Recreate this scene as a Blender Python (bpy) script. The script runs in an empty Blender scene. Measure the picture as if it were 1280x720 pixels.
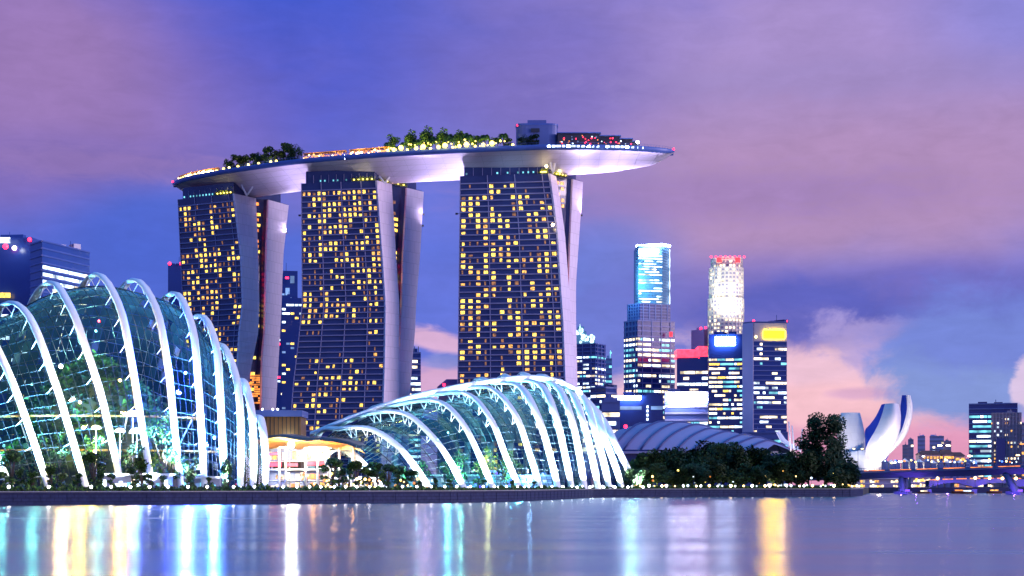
import bpy, math, random
from mathutils import Vector, noise
R = math.radians
random.seed(7)

# ------------------------------------------------------------------ camera
F, HZ, HC = 1870.0, 606.0, 5.0            # focal length in photo pixels, horizon row, eye height above the water
cam_d = bpy.data.cameras.new('camera'); cam = bpy.data.objects.new('camera', cam_d)
bpy.context.scene.collection.objects.link(cam); bpy.context.scene.camera = cam
cam.location = (0, 0, HC); cam.rotation_euler = (R(90), 0, 0)
cam_d.sensor_width = 36; cam_d.lens = F/1280*36; cam_d.shift_y = (HZ-360)/1280
cam_d.clip_start = 0.5; cam_d.clip_end = 40000

# ------------------------------------------------------------------ render settings
sc = bpy.context.scene
sc.render.engine = 'CYCLES'
sc.view_settings.view_transform = 'Standard'; sc.view_settings.look = 'None'
sc.view_settings.exposure = 0; sc.view_settings.gamma = 1
sc.cycles.use_denoising = True
try: sc.cycles.denoiser = 'OPENIMAGEDENOISE'
except Exception: pass
sc.cycles.max_bounces = 6; sc.cycles.transparent_max_bounces = 24
sc.cycles.diffuse_bounces = 2; sc.cycles.glossy_bounces = 3
sc.cycles.caustics_reflective = False; sc.cycles.caustics_refractive = False
sc.cycles.sample_clamp_indirect = 8; sc.cycles.sample_clamp_direct = 0

def lin(r, g, b):                          # display value 0-255 -> linear
    f = lambda c: (c/255/12.92) if c/255 <= .04045 else ((c/255+.055)/1.055)**2.4
    return (f(r), f(g), f(b), 1)

# ------------------------------------------------------------------ sky
SUN_EL, SUN_AZ = 9, 112                  # soft afterglow side light; azimuth from +Y clockwise
w = bpy.data.worlds.new('World'); sc.world = w; w.use_nodes = True
nt = w.node_tree; nt.nodes.clear()
N = nt.nodes.new; L = nt.links.new
out = N('ShaderNodeOutputWorld'); bg = N('ShaderNodeBackground'); bg.inputs['Strength'].default_value = 1.0
L(bg.outputs[0], out.inputs[0])
def mth(op, a, b=None, c=None, clamp=False):
    n = N('ShaderNodeMath'); n.operation = op; n.use_clamp = clamp
    for i, v in enumerate((a, b, c)):
        if v is None: continue
        if isinstance(v, (int, float)): n.inputs[i].default_value = v
        else: L(v, n.inputs[i])
    return n.outputs[0]
tc = N('ShaderNodeTexCoord'); sep = N('ShaderNodeSeparateXYZ'); L(tc.outputs['Generated'], sep.inputs[0])
az = mth('MULTIPLY', mth('ARCTAN2', sep.outputs[0], sep.outputs[1]), 57.2958)
el = mth('MULTIPLY', mth('ARCSINE', sep.outputs[2]), 57.2958)
cmb = N('ShaderNodeCombineXYZ'); L(az, cmb.inputs[0]); L(el, cmb.inputs[1])
def nz(scale, detail, rough, sx=1, sy=1, seed=0, dist=0.0):
    m = N('ShaderNodeMapping'); m.inputs['Scale'].default_value = (sx, sy, 1); m.inputs['Location'].default_value = (seed, seed*.7, seed*1.3)
    L(cmb.outputs[0], m.inputs[0])
    n = N('ShaderNodeTexNoise'); n.inputs['Scale'].default_value = scale; n.inputs['Detail'].default_value = detail
    n.inputs['Roughness'].default_value = rough; n.inputs['Distortion'].default_value = dist
    L(m.outputs[0], n.inputs[0]); return mth('SUBTRACT', n.outputs[0], .5)
n_soft = nz(.11, 5, .5, 1, 2.0, 3.1, .4)
n_puff = nz(.42, 9, .6, 1, 1.35, 9.4, .3)
n_fine = nz(1.1, 8, .62, .55, 1.8, 5.7, .5)
def deg(px, py):
    a = math.atan((px-640)/F); return math.degrees(a), math.degrees(math.atan((HZ-py)/F*math.cos(a)))
ramp = N('ShaderNodeValToRGB'); L(mth('DIVIDE', mth('ADD', mth('MAXIMUM', el, 0), mth('MULTIPLY', n_soft, 3.0)), 60), ramp.inputs[0])
cr = ramp.color_ramp; cr.interpolation = 'B_SPLINE'
stops = [(0, (205,150,200)), (.03, (140,140,215)), (.07, (88,115,216)), (.16, (80,104,212)), (.26, (66,84,202)), (.42, (56,104,220)), (.6, (60,150,250)), (1, (90,180,255))]
while len(cr.elements) < len(stops): cr.elements.new(.5)
for e, (p, c) in zip(cr.elements, stops): e.position = p; e.color = lin(*c)
skycol = ramp.outputs[0]
def cloud(px, py, rx, ry, col, soft=.9, nsrc=None, k=1.0, op=1.0, rot=0):
    """one cloud bank of the dusk sky, set by its direction in the sky and broken up by noise"""
    global skycol
    a0, e0 = deg(px, py); rx, ry = rx/F*57.3, ry/F*57.3
    dx = mth('SUBTRACT', az, a0); dy = mth('SUBTRACT', el, e0)
    if rot:
        c, s = math.cos(R(rot)), math.sin(R(rot))
        dx, dy = mth('ADD', mth('MULTIPLY', dx, c), mth('MULTIPLY', dy, s)), mth('SUBTRACT', mth('MULTIPLY', dy, c), mth('MULTIPLY', dx, s))
    dx = mth('DIVIDE', dx, rx); dy = mth('DIVIDE', dy, ry)
    d = mth('SQRT', mth('ADD', mth('MULTIPLY', dx, dx), mth('MULTIPLY', dy, dy)))
    d = mth('ADD', d, mth('MULTIPLY', nsrc if nsrc is not None else n_soft, -k*2))
    mr = N('ShaderNodeMapRange'); mr.interpolation_type = 'SMOOTHSTEP'
    mr.inputs['From Min'].default_value = 1+soft/2; mr.inputs['From Max'].default_value = 1-soft/2
    mr.inputs['To Min'].default_value = 0; mr.inputs['To Max'].default_value = op
    L(d, mr.inputs[0])
    mx = N('ShaderNodeMix'); mx.data_type = 'RGBA'; L(mr.outputs[0], mx.inputs[0]); L(skycol, mx.inputs[6]); mx.inputs[7].default_value = lin(*col)
    skycol = mx.outputs[2]
mauve, rose = (140,112,184), (172,138,188)
cloud(70, 140, 270, 130, mauve, 1.3, k=.5)
cloud(-60, 40, 260, 120, (156,122,182), 1.3, k=.6, op=.8)
cloud(150, 235, 300, 50, (122,104,186), 1.2, k=.7, op=.7)
cloud(1080, 150, 560, 230, (166,142,202), 1.3, k=.6)
cloud(660, 110, 150, 110, (118,106,190), 1.3, k=.5, op=.75)
cloud(395, 60, 150, 130, (58,80,202), 1.6, k=.7, op=.6)
cloud(545, 330, 170, 130, (92,114,220), 1.4, k=.4, op=.7)
cloud(1090, 240, 330, 90, (176,140,186), 1.3, k=.7, op=.9)
cloud(1310, 0, 130, 70, (138,136,218), 1.3, k=.5, op=.8)
cloud(210, 300, 140, 62, (72,102,210), 1.1, k=.4, op=.9)
cloud(752, 350, 85, 82, (106,124,214), 1.2, n_soft, k=.4, op=.85)
cloud(905, 245, 240, 26, (150,120,184), 1.4, n_fine, k=1.2, op=.5)
cloud(1080, 95, 260, 20, (150,132,190), 1.4, n_fine, k=1.4, op=.4)
cloud(120, 205, 190, 16, (150,118,176), 1.4, n_fine, k=1.4, op=.45)
cloud(60, 330, 260, 60, (74,98,206), 1.2, k=.6, op=.6)
cloud(1120, 372, 300, 50, (106,102,192), .9, k=.8, op=.85)
cloud(1010, 502, 260, 98, (238,194,214), .5, n_puff, k=.7)
cloud(1120, 585, 330, 62, (226,152,190), 1.0, k=.5, op=.95)
cloud(1030, 505, 150, 26, (246,192,202), .9, n_puff, k=.6, op=.8)
cloud(1010, 395, 150, 42, (92,96,190), .7, n_puff, k=.9, op=.95)
cloud(1095, 425, 75, 32, (176,158,216), .6, n_puff, k=1.2, op=.8)
cloud(1218, 456, 106, 70, (130,150,216), .4, n_puff, k=.62)
cloud(1240, 410, 130, 50, (112,128,214), .8, n_puff, k=.8, op=.8)
cloud(1160, 578, 150, 34, (228,154,190), .9, n_soft, k=.4, op=.9)
cloud(1292, 480, 24, 30, (226,200,228), .3, n_puff, k=.8, op=.85)
cloud(545, 425, 52, 13, (226,180,214), .8, n_fine, k=.7, op=.9, rot=-14)
cloud(550, 478, 60, 26, (222,172,208), .8, n_puff, k=.9, op=.9)
cloud(558, 452, 26, 10, (130,140,214), .7, n_fine, k=.6, op=.8)
cloud(1072, 492, 30, 6, (190,146,200), 1.2, n_puff, k=1.0, op=.5)
# a faint physical dusk sky is added beneath the clouds
sky = N('ShaderNodeTexSky'); sky.sky_type = 'NISHITA'; sky.sun_disc = False
sky.sun_elevation = R(SUN_EL); sky.sun_rotation = R(SUN_AZ)
add = N('ShaderNodeMix'); add.data_type = 'RGBA'; add.blend_type = 'ADD'; add.inputs[0].default_value = 1
sc_n = N('ShaderNodeMix'); sc_n.data_type = 'RGBA'; sc_n.blend_type = 'MULTIPLY'; sc_n.inputs[0].default_value = 1
L(sky.outputs[0], sc_n.inputs[6]); sc_n.inputs[7].default_value = (.004, .004, .004, 1)
vr = N('ShaderNodeMix'); vr.data_type = 'RGBA'; vr.blend_type = 'MULTIPLY'; vr.inputs[0].default_value = 1
vv = mth('ADD', mth('MULTIPLY', n_fine, .26), mth('ADD', mth('MULTIPLY', n_puff, .26), 1.0))
L(skycol, vr.inputs[6]); L(vv, vr.inputs[7])
L(vr.outputs[2], add.inputs[6]); L(sc_n.outputs[2], add.inputs[7]); L(add.outputs[2], bg.inputs[0])

# ------------------------------------------------------------------ soft dusk side light
sd = bpy.data.lights.new('sun', 'SUN'); so = bpy.data.objects.new('sun', sd); sc.collection.objects.link(so)
sd.energy = 2.5; sd.angle = R(25); sd.color = (1, .76, .94)
ld = Vector((math.sin(R(SUN_AZ))*math.cos(R(SUN_EL)), math.cos(R(SUN_AZ))*math.cos(R(SUN_EL)), math.sin(R(SUN_EL))))
so.rotation_euler = ld.to_track_quat('Z', 'Y').to_euler()

# ------------------------------------------------------------------ helpers
COL = sc.collection
def X(px, Y): return (px-640)/F*Y
def P(px, py, Y): return Vector((X(px, Y), Y, HC+(HZ-py)/F*Y))
def ZP(py, Y): return HC+(HZ-py)/F*Y
def lerp(a, b, t): return a+(b-a)*t
def interp(tab, x):
    if x <= tab[0][0]: return tab[0][1]
    for (a, va), (b, vb) in zip(tab, tab[1:]):
        if x <= b: return lerp(va, vb, (x-a)/(b-a))
    return tab[-1][1]
def catmull(pts, n):
    pts = [Vector(p) for p in pts]
    q = [pts[0]*2-pts[1]]+pts+[pts[-1]*2-pts[-2]]
    m = len(pts)-1; o = []
    for j in range(n):
        u = j/(n-1)*m; i = min(int(u), m-1); t = u-i
        a, b, c, d = q[i:i+4]
        o.append(.5*((2*b)+(c-a)*t+(2*a-5*b+4*c-d)*t*t+(3*b-a-3*c+d)*t**3))
    return o
def resample(pts, n):
    dd = [0]
    for a, b in zip(pts, pts[1:]): dd.append(dd[-1]+(b-a).length)
    o = []; i = 0
    for k in range(n):
        s = dd[-1]*k/(n-1)
        while i < len(pts)-2 and dd[i+1] < s: i += 1
        t = (s-dd[i])/max(1e-9, dd[i+1]-dd[i]); o.append(pts[i].lerp(pts[i+1], min(1, t)))
    return o

ORD = 'first second third fourth fifth sixth seventh eighth ninth tenth eleventh twelfth thirteenth fourteenth fifteenth sixteenth seventeenth eighteenth nineteenth twentieth twenty-first twenty-second twenty-third twenty-fourth twenty-fifth twenty-sixth twenty-seventh twenty-eighth twenty-ninth thirtieth thirty-first thirty-second thirty-third thirty-fourth thirty-fifth thirty-sixth thirty-seventh thirty-eighth thirty-ninth fortieth'.split()

class MB:
    def __init__(s): s.v = []; s.f = []; s.m = []; s.smooth = []
    def quad(s, pts, m=0, sm=False):
        i = len(s.v); s.v += [Vector(p) for p in pts]; s.f.append(tuple(range(i, i+len(pts)))); s.m.append(m); s.smooth.append(sm)
    def box(s, c, size, m=0, rz=0):
        c = Vector(c); hx, hy, hz = size[0]/2, size[1]/2, size[2]/2; ca, sa = math.cos(rz), math.sin(rz); i = len(s.v)
        for z in (-hz, hz):
            for x, y in ((-hx,-hy),(hx,-hy),(hx,hy),(-hx,hy)):
                s.v.append(c+Vector((x*ca-y*sa, x*sa+y*ca, z)))
        for f in ((0,3,2,1),(4,5,6,7),(0,1,5,4),(1,2,6,5),(2,3,7,6),(3,0,4,7)):
            s.f.append(tuple(i+k for k in f)); s.m.append(m); s.smooth.append(False)
        return s
    def bar(s, a, b, r, m=0, n=4, r2=None): return s.tube([Vector(a), Vector(b)], [r, r if r2 is None else r2], m, n)
    def tube(s, pts, rad, m=0, n=6, caps=True, sm=True):
        if not isinstance(rad, (list, tuple)): rad = [rad]*len(pts)
        base = len(s.v); up = None
        for k, p in enumerate(pts):
            t = (pts[min(k+1, len(pts)-1)]-pts[max(k-1, 0)])
            if t.length < 1e-9: t = Vector((0,0,1))
            t.normalize()
            if up is None: up = t.orthogonal().normalized()
            up = (up-t*up.dot(t)); up = up.normalized() if up.length > 1e-6 else t.orthogonal().normalized()
            w_ = t.cross(up)
            for j in range(n):
                a = 2*math.pi*j/n; s.v.append(p+(up*math.cos(a)+w_*math.sin(a))*rad[k])
        for k in range(len(pts)-1):
            for j in range(n):
                a = base+k*n+j; b = base+k*n+(j+1) % n
                s.f.append((a, b, b+n, a+n)); s.m.append(m); s.smooth.append(sm and n > 4)
        if caps:
            s.f.append(tuple(base+j for j in reversed(range(n)))); s.m.append(m); s.smooth.append(False)
            e = base+(len(pts)-1)*n; s.f.append(tuple(e+j for j in range(n))); s.m.append(m); s.smooth.append(False)
        return s
    def grid(s, rows, m=0, sm=True, closed=False):
        base = len(s.v); nc = len(rows[0])
        for r in rows: s.v += [Vector(p) for p in r]
        for i in range(len(rows)-1):
            for j in range(nc if closed else nc-1):
                a = base+i*nc+j; b = base+i*nc+(j+1) % nc
                s.f.append((a, b, b+nc, a+nc)); s.m.append(m); s.smooth.append(sm)
        return s
    def prism(s, poly, z0, z1, m=0, mtop=None):
        n = len(poly); i = len(s.v)
        for z in (z0, z1):
            for p in poly: s.v.append(Vector((p[0], p[1], z)))
        for k in range(n):
            s.f.append((i+k, i+(k+1) % n, i+n+(k+1) % n, i+n+k)); s.m.append(m); s.smooth.append(False)
        s.f.append(tuple(i+k for k in reversed(range(n)))); s.m.append(m); s.smooth.append(False)
        s.f.append(tuple(i+n+k for k in range(n))); s.m.append(m if mtop is None else mtop); s.smooth.append(False)
        return s
    def ball(s, c, r, m=0, nu=10, nv=6, sq=(1,1,1)):
        c = Vector(c); rows = []
        for i in range(nv+1):
            a = math.pi*i/nv
            rows.append([c+Vector((sq[0]*r*math.sin(a)*math.cos(2*math.pi*j/nu), sq[1]*r*math.sin(a)*math.sin(2*math.pi*j/nu), sq[2]*r*math.cos(a))) for j in range(nu)])
        return s.grid(rows, m, True, True)
    def build(s, name, mats, parent=None, label=None):
        if not isinstance(mats, (list, tuple)): mats = [mats]
        off = Vector((0,0,0)); q = parent
        while q is not None: off += q.location; q = q.parent
        me = bpy.data.meshes.new(name); me.from_pydata([tuple(v-off) for v in s.v], [], s.f)
        for m in mats: me.materials.append(m)
        me.polygons.foreach_set('material_index', s.m); me.polygons.foreach_set('use_smooth', s.smooth); me.update()
        o = bpy.data.objects.new(name, me); COL.objects.link(o)
        if parent is not None: o.parent = parent
        if label: o['label'] = label
        return o
def tag(o, label=None, cat=None, group=None, kind=None):
    if label: o['label'] = label
    if cat: o['category'] = cat
    if group: o['group'] = group
    if kind: o['kind'] = kind
    return o
def thing(name, label, cat, loc, group=None):
    o = bpy.data.objects.new(name, None); COL.objects.link(o); o.location = loc; o.empty_display_size = 1
    return tag(o, label, cat, group)
def copy_tree(o, loc=None, parent=None, label=None, rz=None, scale=None):
    c = o.copy(); COL.objects.link(c)
    if parent is not None: c.parent = parent
    if loc is not None: c.location = loc
    if rz is not None: c.rotation_euler.z = rz
    if scale is not None: c.scale = scale if isinstance(scale, (tuple, list)) else (scale,)*3
    if label: c['label'] = label
    for ch in list(o.children): copy_tree(ch, parent=c)
    return c

# ------------------------------------------------------------------ materials
def mat(name, col, rough=.6, metal=0, var=.15, vscale=.3, spec=.5, bump=0, col2=None):
    m = bpy.data.materials.new(name); m.use_nodes = True; t = m.node_tree; b = t.nodes['Principled BSDF']
    b.inputs['Roughness'].default_value = rough; b.inputs['Metallic'].default_value = metal
    b.inputs['Specular IOR Level'].default_value = spec
    c = t.nodes.new('ShaderNodeTexCoord'); n = t.nodes.new('ShaderNodeTexNoise')
    n.inputs['Scale'].default_value = vscale; n.inputs['Detail'].default_value = 5
    t.links.new(c.outputs['Object'], n.inputs[0])
    x = t.nodes.new('ShaderNodeMix'); x.data_type = 'RGBA'
    c1 = tuple(col)+(1,) if len(col) == 3 else col
    c2 = (tuple(col2)+(1,)) if col2 else tuple(min(1, v*(1+var)) for v in c1[:3])+(1,)
    x.inputs[6].default_value = tuple(v*(1-var) for v in c1[:3])+(1,); x.inputs[7].default_value = c2
    t.links.new(n.outputs[0], x.inputs[0]); t.links.new(x.outputs[2], b.inputs['Base Color'])
    if bump:
        bp = t.nodes.new('ShaderNodeBump'); bp.inputs['Strength'].default_value = bump; bp.inputs['Distance'].default_value = .1
        t.links.new(n.outputs[0], bp.inputs['Height']); t.links.new(bp.outputs[0], b.inputs['Normal'])
    return m
def emi(name, col, s, vary=0, vscale=.4):
    m = bpy.data.materials.new(name); m.use_nodes = True; t = m.node_tree; b = t.nodes['Principled BSDF']
    b.inputs['Base Color'].default_value = (.05,.05,.05,1); b.inputs['Roughness'].default_value = .4
    b.inputs['Emission Color'].default_value = lin(*col); b.inputs['Emission Strength'].default_value = s
    if vary:
        c = t.nodes.new('ShaderNodeNewGeometry'); n = t.nodes.new('ShaderNodeTexNoise'); n.inputs['Scale'].default_value = vscale
        t.links.new(c.outputs['Position'], n.inputs[0])
        r = t.nodes.new('ShaderNodeMapRange'); r.inputs['From Min'].default_value = .35; r.inputs['From Max'].default_value = .65
        r.inputs['To Min'].default_value = s*(1-vary); r.inputs['To Max'].default_value = s*(1+vary)
        t.links.new(n.outputs[0], r.inputs[0]); t.links.new(r.outputs[0], b.inputs['Emission Strength'])
    return m
def shellglass(name, tint, refl_rough=.03):
    m = bpy.data.materials.new(name); m.use_nodes = True; t = m.node_tree; t.nodes.clear()
    o = t.nodes.new('ShaderNodeOutputMaterial'); x = t.nodes.new('ShaderNodeMixShader')
    tr = t.nodes.new('ShaderNodeBsdfTransparent'); gl = t.nodes.new('ShaderNodeBsdfGlossy'); fr = t.nodes.new('ShaderNodeLayerWeight')
    tr.inputs[0].default_value = tuple(tint)+(1,); gl.inputs['Roughness'].default_value = refl_rough
    gl.inputs[0].default_value = (.6,.75,.9,1); fr.inputs[0].default_value = .5
    pw = t.nodes.new('ShaderNodeMath'); pw.operation = 'POWER'; pw.inputs[1].default_value = 3.5; t.links.new(fr.outputs['Facing'], pw.inputs[0])
    ma = t.nodes.new('ShaderNodeMath'); ma.operation = 'MULTIPLY_ADD'; ma.inputs[1].default_value = .45; ma.inputs[2].default_value = .04; t.links.new(pw.outputs[0], ma.inputs[0]); fr = ma
    t.links.new(fr.outputs[0], x.inputs[0]); t.links.new(tr.outputs[0], x.inputs[1]); t.links.new(gl.outputs[0], x.inputs[2]); t.links.new(x.outputs[0], o.inputs[0])
    return m
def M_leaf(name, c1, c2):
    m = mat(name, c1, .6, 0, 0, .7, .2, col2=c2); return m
M = dict(
    azurew=mat('azure_curtain_wall', (.025,.075,.32), .25, var=.4, vscale=.03),
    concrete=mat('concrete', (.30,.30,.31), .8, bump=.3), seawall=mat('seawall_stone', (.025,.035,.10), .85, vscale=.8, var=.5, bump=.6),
    ground=mat('ground', (.05,.055,.04), .9, vscale=.05, var=.4), white=mat('white_paint', (.78,.80,.82), .45, var=.05),
    rib=mat('rib_white_steel', (.80,.82,.84), .4, var=.05), end=mat('end_wall_panel', (.82,.73,.84), .6, var=.08, vscale=.05),
    hull=mat('hull_panel', (.56,.52,.70), .45, var=.08, vscale=.08), rim=mat('hull_rim', (.07,.13,.42), .4, var=.2, vscale=.1),
    deck=mat('roof_deck', (.20,.17,.14), .7), dark=mat('dark_metal', (.03,.035,.05), .4), mullion=mat('mullion', (.02,.03,.04), .45, metal=.3),
    bglass=mat('blue_facade_glass', (.03,.042,.13), .22, spec=.7, var=.5, vscale=.08), ledge=mat('floor_ledge', (.26,.25,.42), .5, var=.25, vscale=.1),
    navy=mat('navy_curtain_wall', (.013,.035,.18), .15, spec=.6, var=.4, vscale=.03), navy2=mat('blue_grey_cladding', (.09,.13,.34), .4, var=.25, vscale=.03),
    teal=mat('teal_cladding', (.10,.26,.42), .4, var=.25, vscale=.03), lilac=mat('lilac_cladding', (.42,.40,.62), .5, var=.1, vscale=.03),
    stone=mat('pale_stone', (.66,.62,.54), .7, var=.08, vscale=.05), grey=mat('grey_cladding', (.28,.28,.38), .6, var=.15, vscale=.05),
    pinkstone=mat('pink_concrete', (.40,.30,.34), .7, var=.12), redroof=mat('red_roof', (.16,.06,.05), .8), brown=mat('brown_glass', (.16,.10,.05), .35, var=.4, vscale=.2),
    museum=mat('museum_white', (.80,.78,.78), .4, var=.03, vscale=.04), museum_shade=mat('museum_flank_shade_blue', (.02,.07,.5), .9, spec=.1, var=.15),  # flank blue is shade put into the colour of the white petals' inner sides
    theatre=mat('theatre_roof', (.26,.26,.46), .5, var=.12, vscale=.06), seam=mat('roof_seam', (.04,.06,.2), .5),
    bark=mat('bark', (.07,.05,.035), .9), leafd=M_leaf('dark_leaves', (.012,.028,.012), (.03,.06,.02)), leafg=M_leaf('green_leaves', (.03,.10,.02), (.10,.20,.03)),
    leafy=M_leaf('yellow_green_leaves', (.16,.24,.02), (.36,.38,.03)), rock=mat('rock', (.07,.09,.06), .9, var=.5, vscale=.2, bump=.8),
    bridge=mat('bridge_concrete', (.10,.14,.28), .6, var=.15), asphalt=mat('asphalt', (.05,.05,.05), .85), wood=mat('warm_soffit', (.55,.26,.06), .5, var=.35, vscale=.35),
    blind=mat('blind_fabric', (.014,.035,.045), .7, var=.5, vscale=.3), blind2=mat('blind_fabric_pale', (.035,.08,.085), .5, var=.5, vscale=.3),
    redpanel=emi('red_lit_panel', (255,40,60), 5, .3), skin=mat('skin', (.4,.26,.2), .6), cloth=mat('clothing', (.08,.06,.1), .8),
)
E = dict(
    yel=emi('window_yellow', (255,206,84), 2.3, .65, .9), gold=emi('window_gold', (255,184,84), 1.5, .7, .9), dim=emi('window_dim_amber', (210,140,80), .5, .7, .9),
    cool=emi('window_cool', (214,236,255), 2.6, .75, .12), warm=emi('window_warm_white', (255,232,190), 2.4, .75, .12), cyan=emi('window_cyan', (120,215,235), 1.3, .7, .12),
    pale=emi('window_pale_blue', (130,170,235), .8, .5, .06), orange=emi('window_orange', (255,150,60), 1.6, .5, .3),
    white=emi('lamp_white', (245,250,255), 14), lampw=emi('lamp_warm', (255,214,130), 8), red=emi('beacon_red', (255,30,60), 9), lampg=emi('lamp_yellow', (255,225,110), 5),
    signw=emi('sign_white', (220,226,255), 60), signy=emi('sign_yellow', (255,205,0), 150), signb=emi('sign_blue_white', (185,210,255), 40), signr=emi('sign_red', (255,40,50), 2.6),
    crown=emi('crown_glow', (190,240,240), 2.2, .5, .3), shop=emi('shop_glow', (255,214,160), 1.9, .8, .9), star=emi('floodlight_lens', (245,252,255), 34), bigstar=emi('great_floodlight_lens', (235,255,240), 900),
    flare=emi('warm_flood_lens', (255,220,160), 30), purple=emi('purple_strip', (110,60,255), 3.0), orangeline=emi('orange_strip', (255,140,60), 2.2, .5, .2), blueb=emi('blue_bulb', (70,120,255), 3.5),
)
def panelize(m, w_, h_, dark=.82):
    t = m.node_tree; b = t.nodes['Principled BSDF']; src = b.inputs['Base Color'].links[0].from_socket
    c = t.nodes.new('ShaderNodeNewGeometry'); s = t.nodes.new('ShaderNodeSeparateXYZ'); t.links.new(c.outputs['Position'], s.inputs[0])
    ad = t.nodes.new('ShaderNodeMath'); t.links.new(s.outputs[0], ad.inputs[0]); t.links.new(s.outputs[1], ad.inputs[1])
    cb = t.nodes.new('ShaderNodeCombineXYZ'); t.links.new(ad.outputs[0], cb.inputs[0]); t.links.new(s.outputs[2], cb.inputs[1])
    br = t.nodes.new('ShaderNodeTexBrick'); br.inputs['Scale'].default_value = 1; br.inputs['Brick Width'].default_value = w_; br.inputs['Row Height'].default_value = h_
    br.inputs['Mortar Size'].default_value = .12; br.inputs['Color1'].default_value = (1,1,1,1); br.inputs['Color2'].default_value = (.93,.93,.94,1); br.inputs['Mortar'].default_value = (dark,dark,dark,1)
    t.links.new(cb.outputs[0], br.inputs[0]); x = t.nodes.new('ShaderNodeMix'); x.data_type = 'RGBA'; x.blend_type = 'MULTIPLY'; x.inputs[0].default_value = 1
    t.links.new(src, x.inputs[6]); t.links.new(br.outputs[0], x.inputs[7]); t.links.new(x.outputs[2], b.inputs['Base Color'])
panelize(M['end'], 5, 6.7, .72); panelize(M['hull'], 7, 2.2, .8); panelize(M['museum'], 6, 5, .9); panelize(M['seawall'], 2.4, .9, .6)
def light(kind, name, loc, energy, col, parent=None, size=.6, target=None, spot=60, blend=.6):
    d = bpy.data.lights.new(name, kind); d.energy = energy; d.color = col
    if kind in ('POINT', 'SPOT'): d.shadow_soft_size = size
    if kind == 'AREA': d.size = size
    if kind == 'SPOT': d.spot_size = R(spot); d.spot_blend = blend
    o = bpy.data.objects.new(name, d); COL.objects.link(o)
    loc = Vector(loc)
    if target is not None: o.rotation_euler = (loc-Vector(target)).to_track_quat('Z', 'Y').to_euler()
    off = Vector((0,0,0)); q = parent
    while q is not None: off += q.location; q = q.parent
    o.location = loc-off
    if parent is not None: o.parent = parent
    return o

# ------------------------------------------------------------------ water and land
GZ = 3.3
def make_water():
    m = bpy.data.materials.new('water'); m.use_nodes = True; t = m.node_tree; b = t.nodes['Principled BSDF']
    b.inputs['Base Color'].default_value = (.012,.02,.06,1); b.inputs['Roughness'].default_value = WATER_ROUGH; b.inputs['IOR'].default_value = 1.33
    b.inputs['Specular IOR Level'].default_value = 1.0; b.inputs['Anisotropic'].default_value = .93
    gb = t.nodes.new('ShaderNodeBsdfAnisotropic'); gb.inputs['Color'].default_value = (.72,.66,.68,1); gb.inputs['Anisotropy'].default_value = .36
    mxs = t.nodes.new('ShaderNodeMixShader'); mxs.inputs[0].default_value = .8; t.links.new(b.outputs[0], mxs.inputs[1]); t.links.new(gb.outputs[0], mxs.inputs[2]); t.links.new(mxs.outputs[0], t.nodes['Material Output'].inputs[0])
    tv = t.nodes.new('ShaderNodeCombineXYZ'); tv.inputs[1].default_value = 1; t.links.new(tv.outputs[0], b.inputs['Tangent']); tw = t.nodes.new('ShaderNodeCombineXYZ'); tw.inputs[0].default_value = 1; t.links.new(tw.outputs[0], gb.inputs['Tangent'])
    g = t.nodes.new('ShaderNodeNewGeometry'); mp = t.nodes.new('ShaderNodeMapping'); mp.inputs['Scale'].default_value = (.006, .07, 1)
    n = t.nodes.new('ShaderNodeTexNoise'); n.inputs['Scale'].default_value = 1; n.inputs['Detail'].default_value = 4
    bp = t.nodes.new('ShaderNodeBump'); bp.inputs['Strength'].default_value = .2; bp.inputs['Distance'].default_value = .3
    t.links.new(g.outputs['Position'], mp.inputs[0]); t.links.new(mp.outputs[0], n.inputs[0]); t.links.new(n.outputs[0], bp.inputs['Height']); t.links.new(bp.outputs[0], b.inputs['Normal'])
    r = t.nodes.new('ShaderNodeMapRange'); r.inputs['From Min'].default_value = .3; r.inputs['From Max'].default_value = .7
    r.inputs['To Min'].default_value = WATER_ROUGH*.8; r.inputs['To Max'].default_value = WATER_ROUGH*1.2
    t.links.new(n.outputs[0], r.inputs[0]); t.links.new(r.outputs[0], b.inputs['Roughness']); t.links.new(r.outputs[0], gb.inputs['Roughness'])
    q = MB(); q.quad([(-9000,-400,0),(9000,-400,0),(9000,15000,0),(-9000,15000,0)])
    tag(q.build('water', m), kind='structure')
WATER_ROUGH = .232
make_water()
SHORE = [(-700,330),(-300,345),(0,360),(200,372),(330,386),(450,400),(560,418),(640,447),(700,520),(740,584),(860,604),(980,615),(1060,625)]
def shoreY(px): return interp(SHORE, px)
front = [(X(p, Y), Y) for p, Y in SHORE]
poly = front+[(X(1076,690),690),(X(1086,900),900),(X(1700,930),930),(5000,1000),(5000,12000),(-5000,12000),(-5000,330)]
tag(MB().prism(poly, -2, GZ, 0).build('ground', M['ground']), kind='structure')
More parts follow.
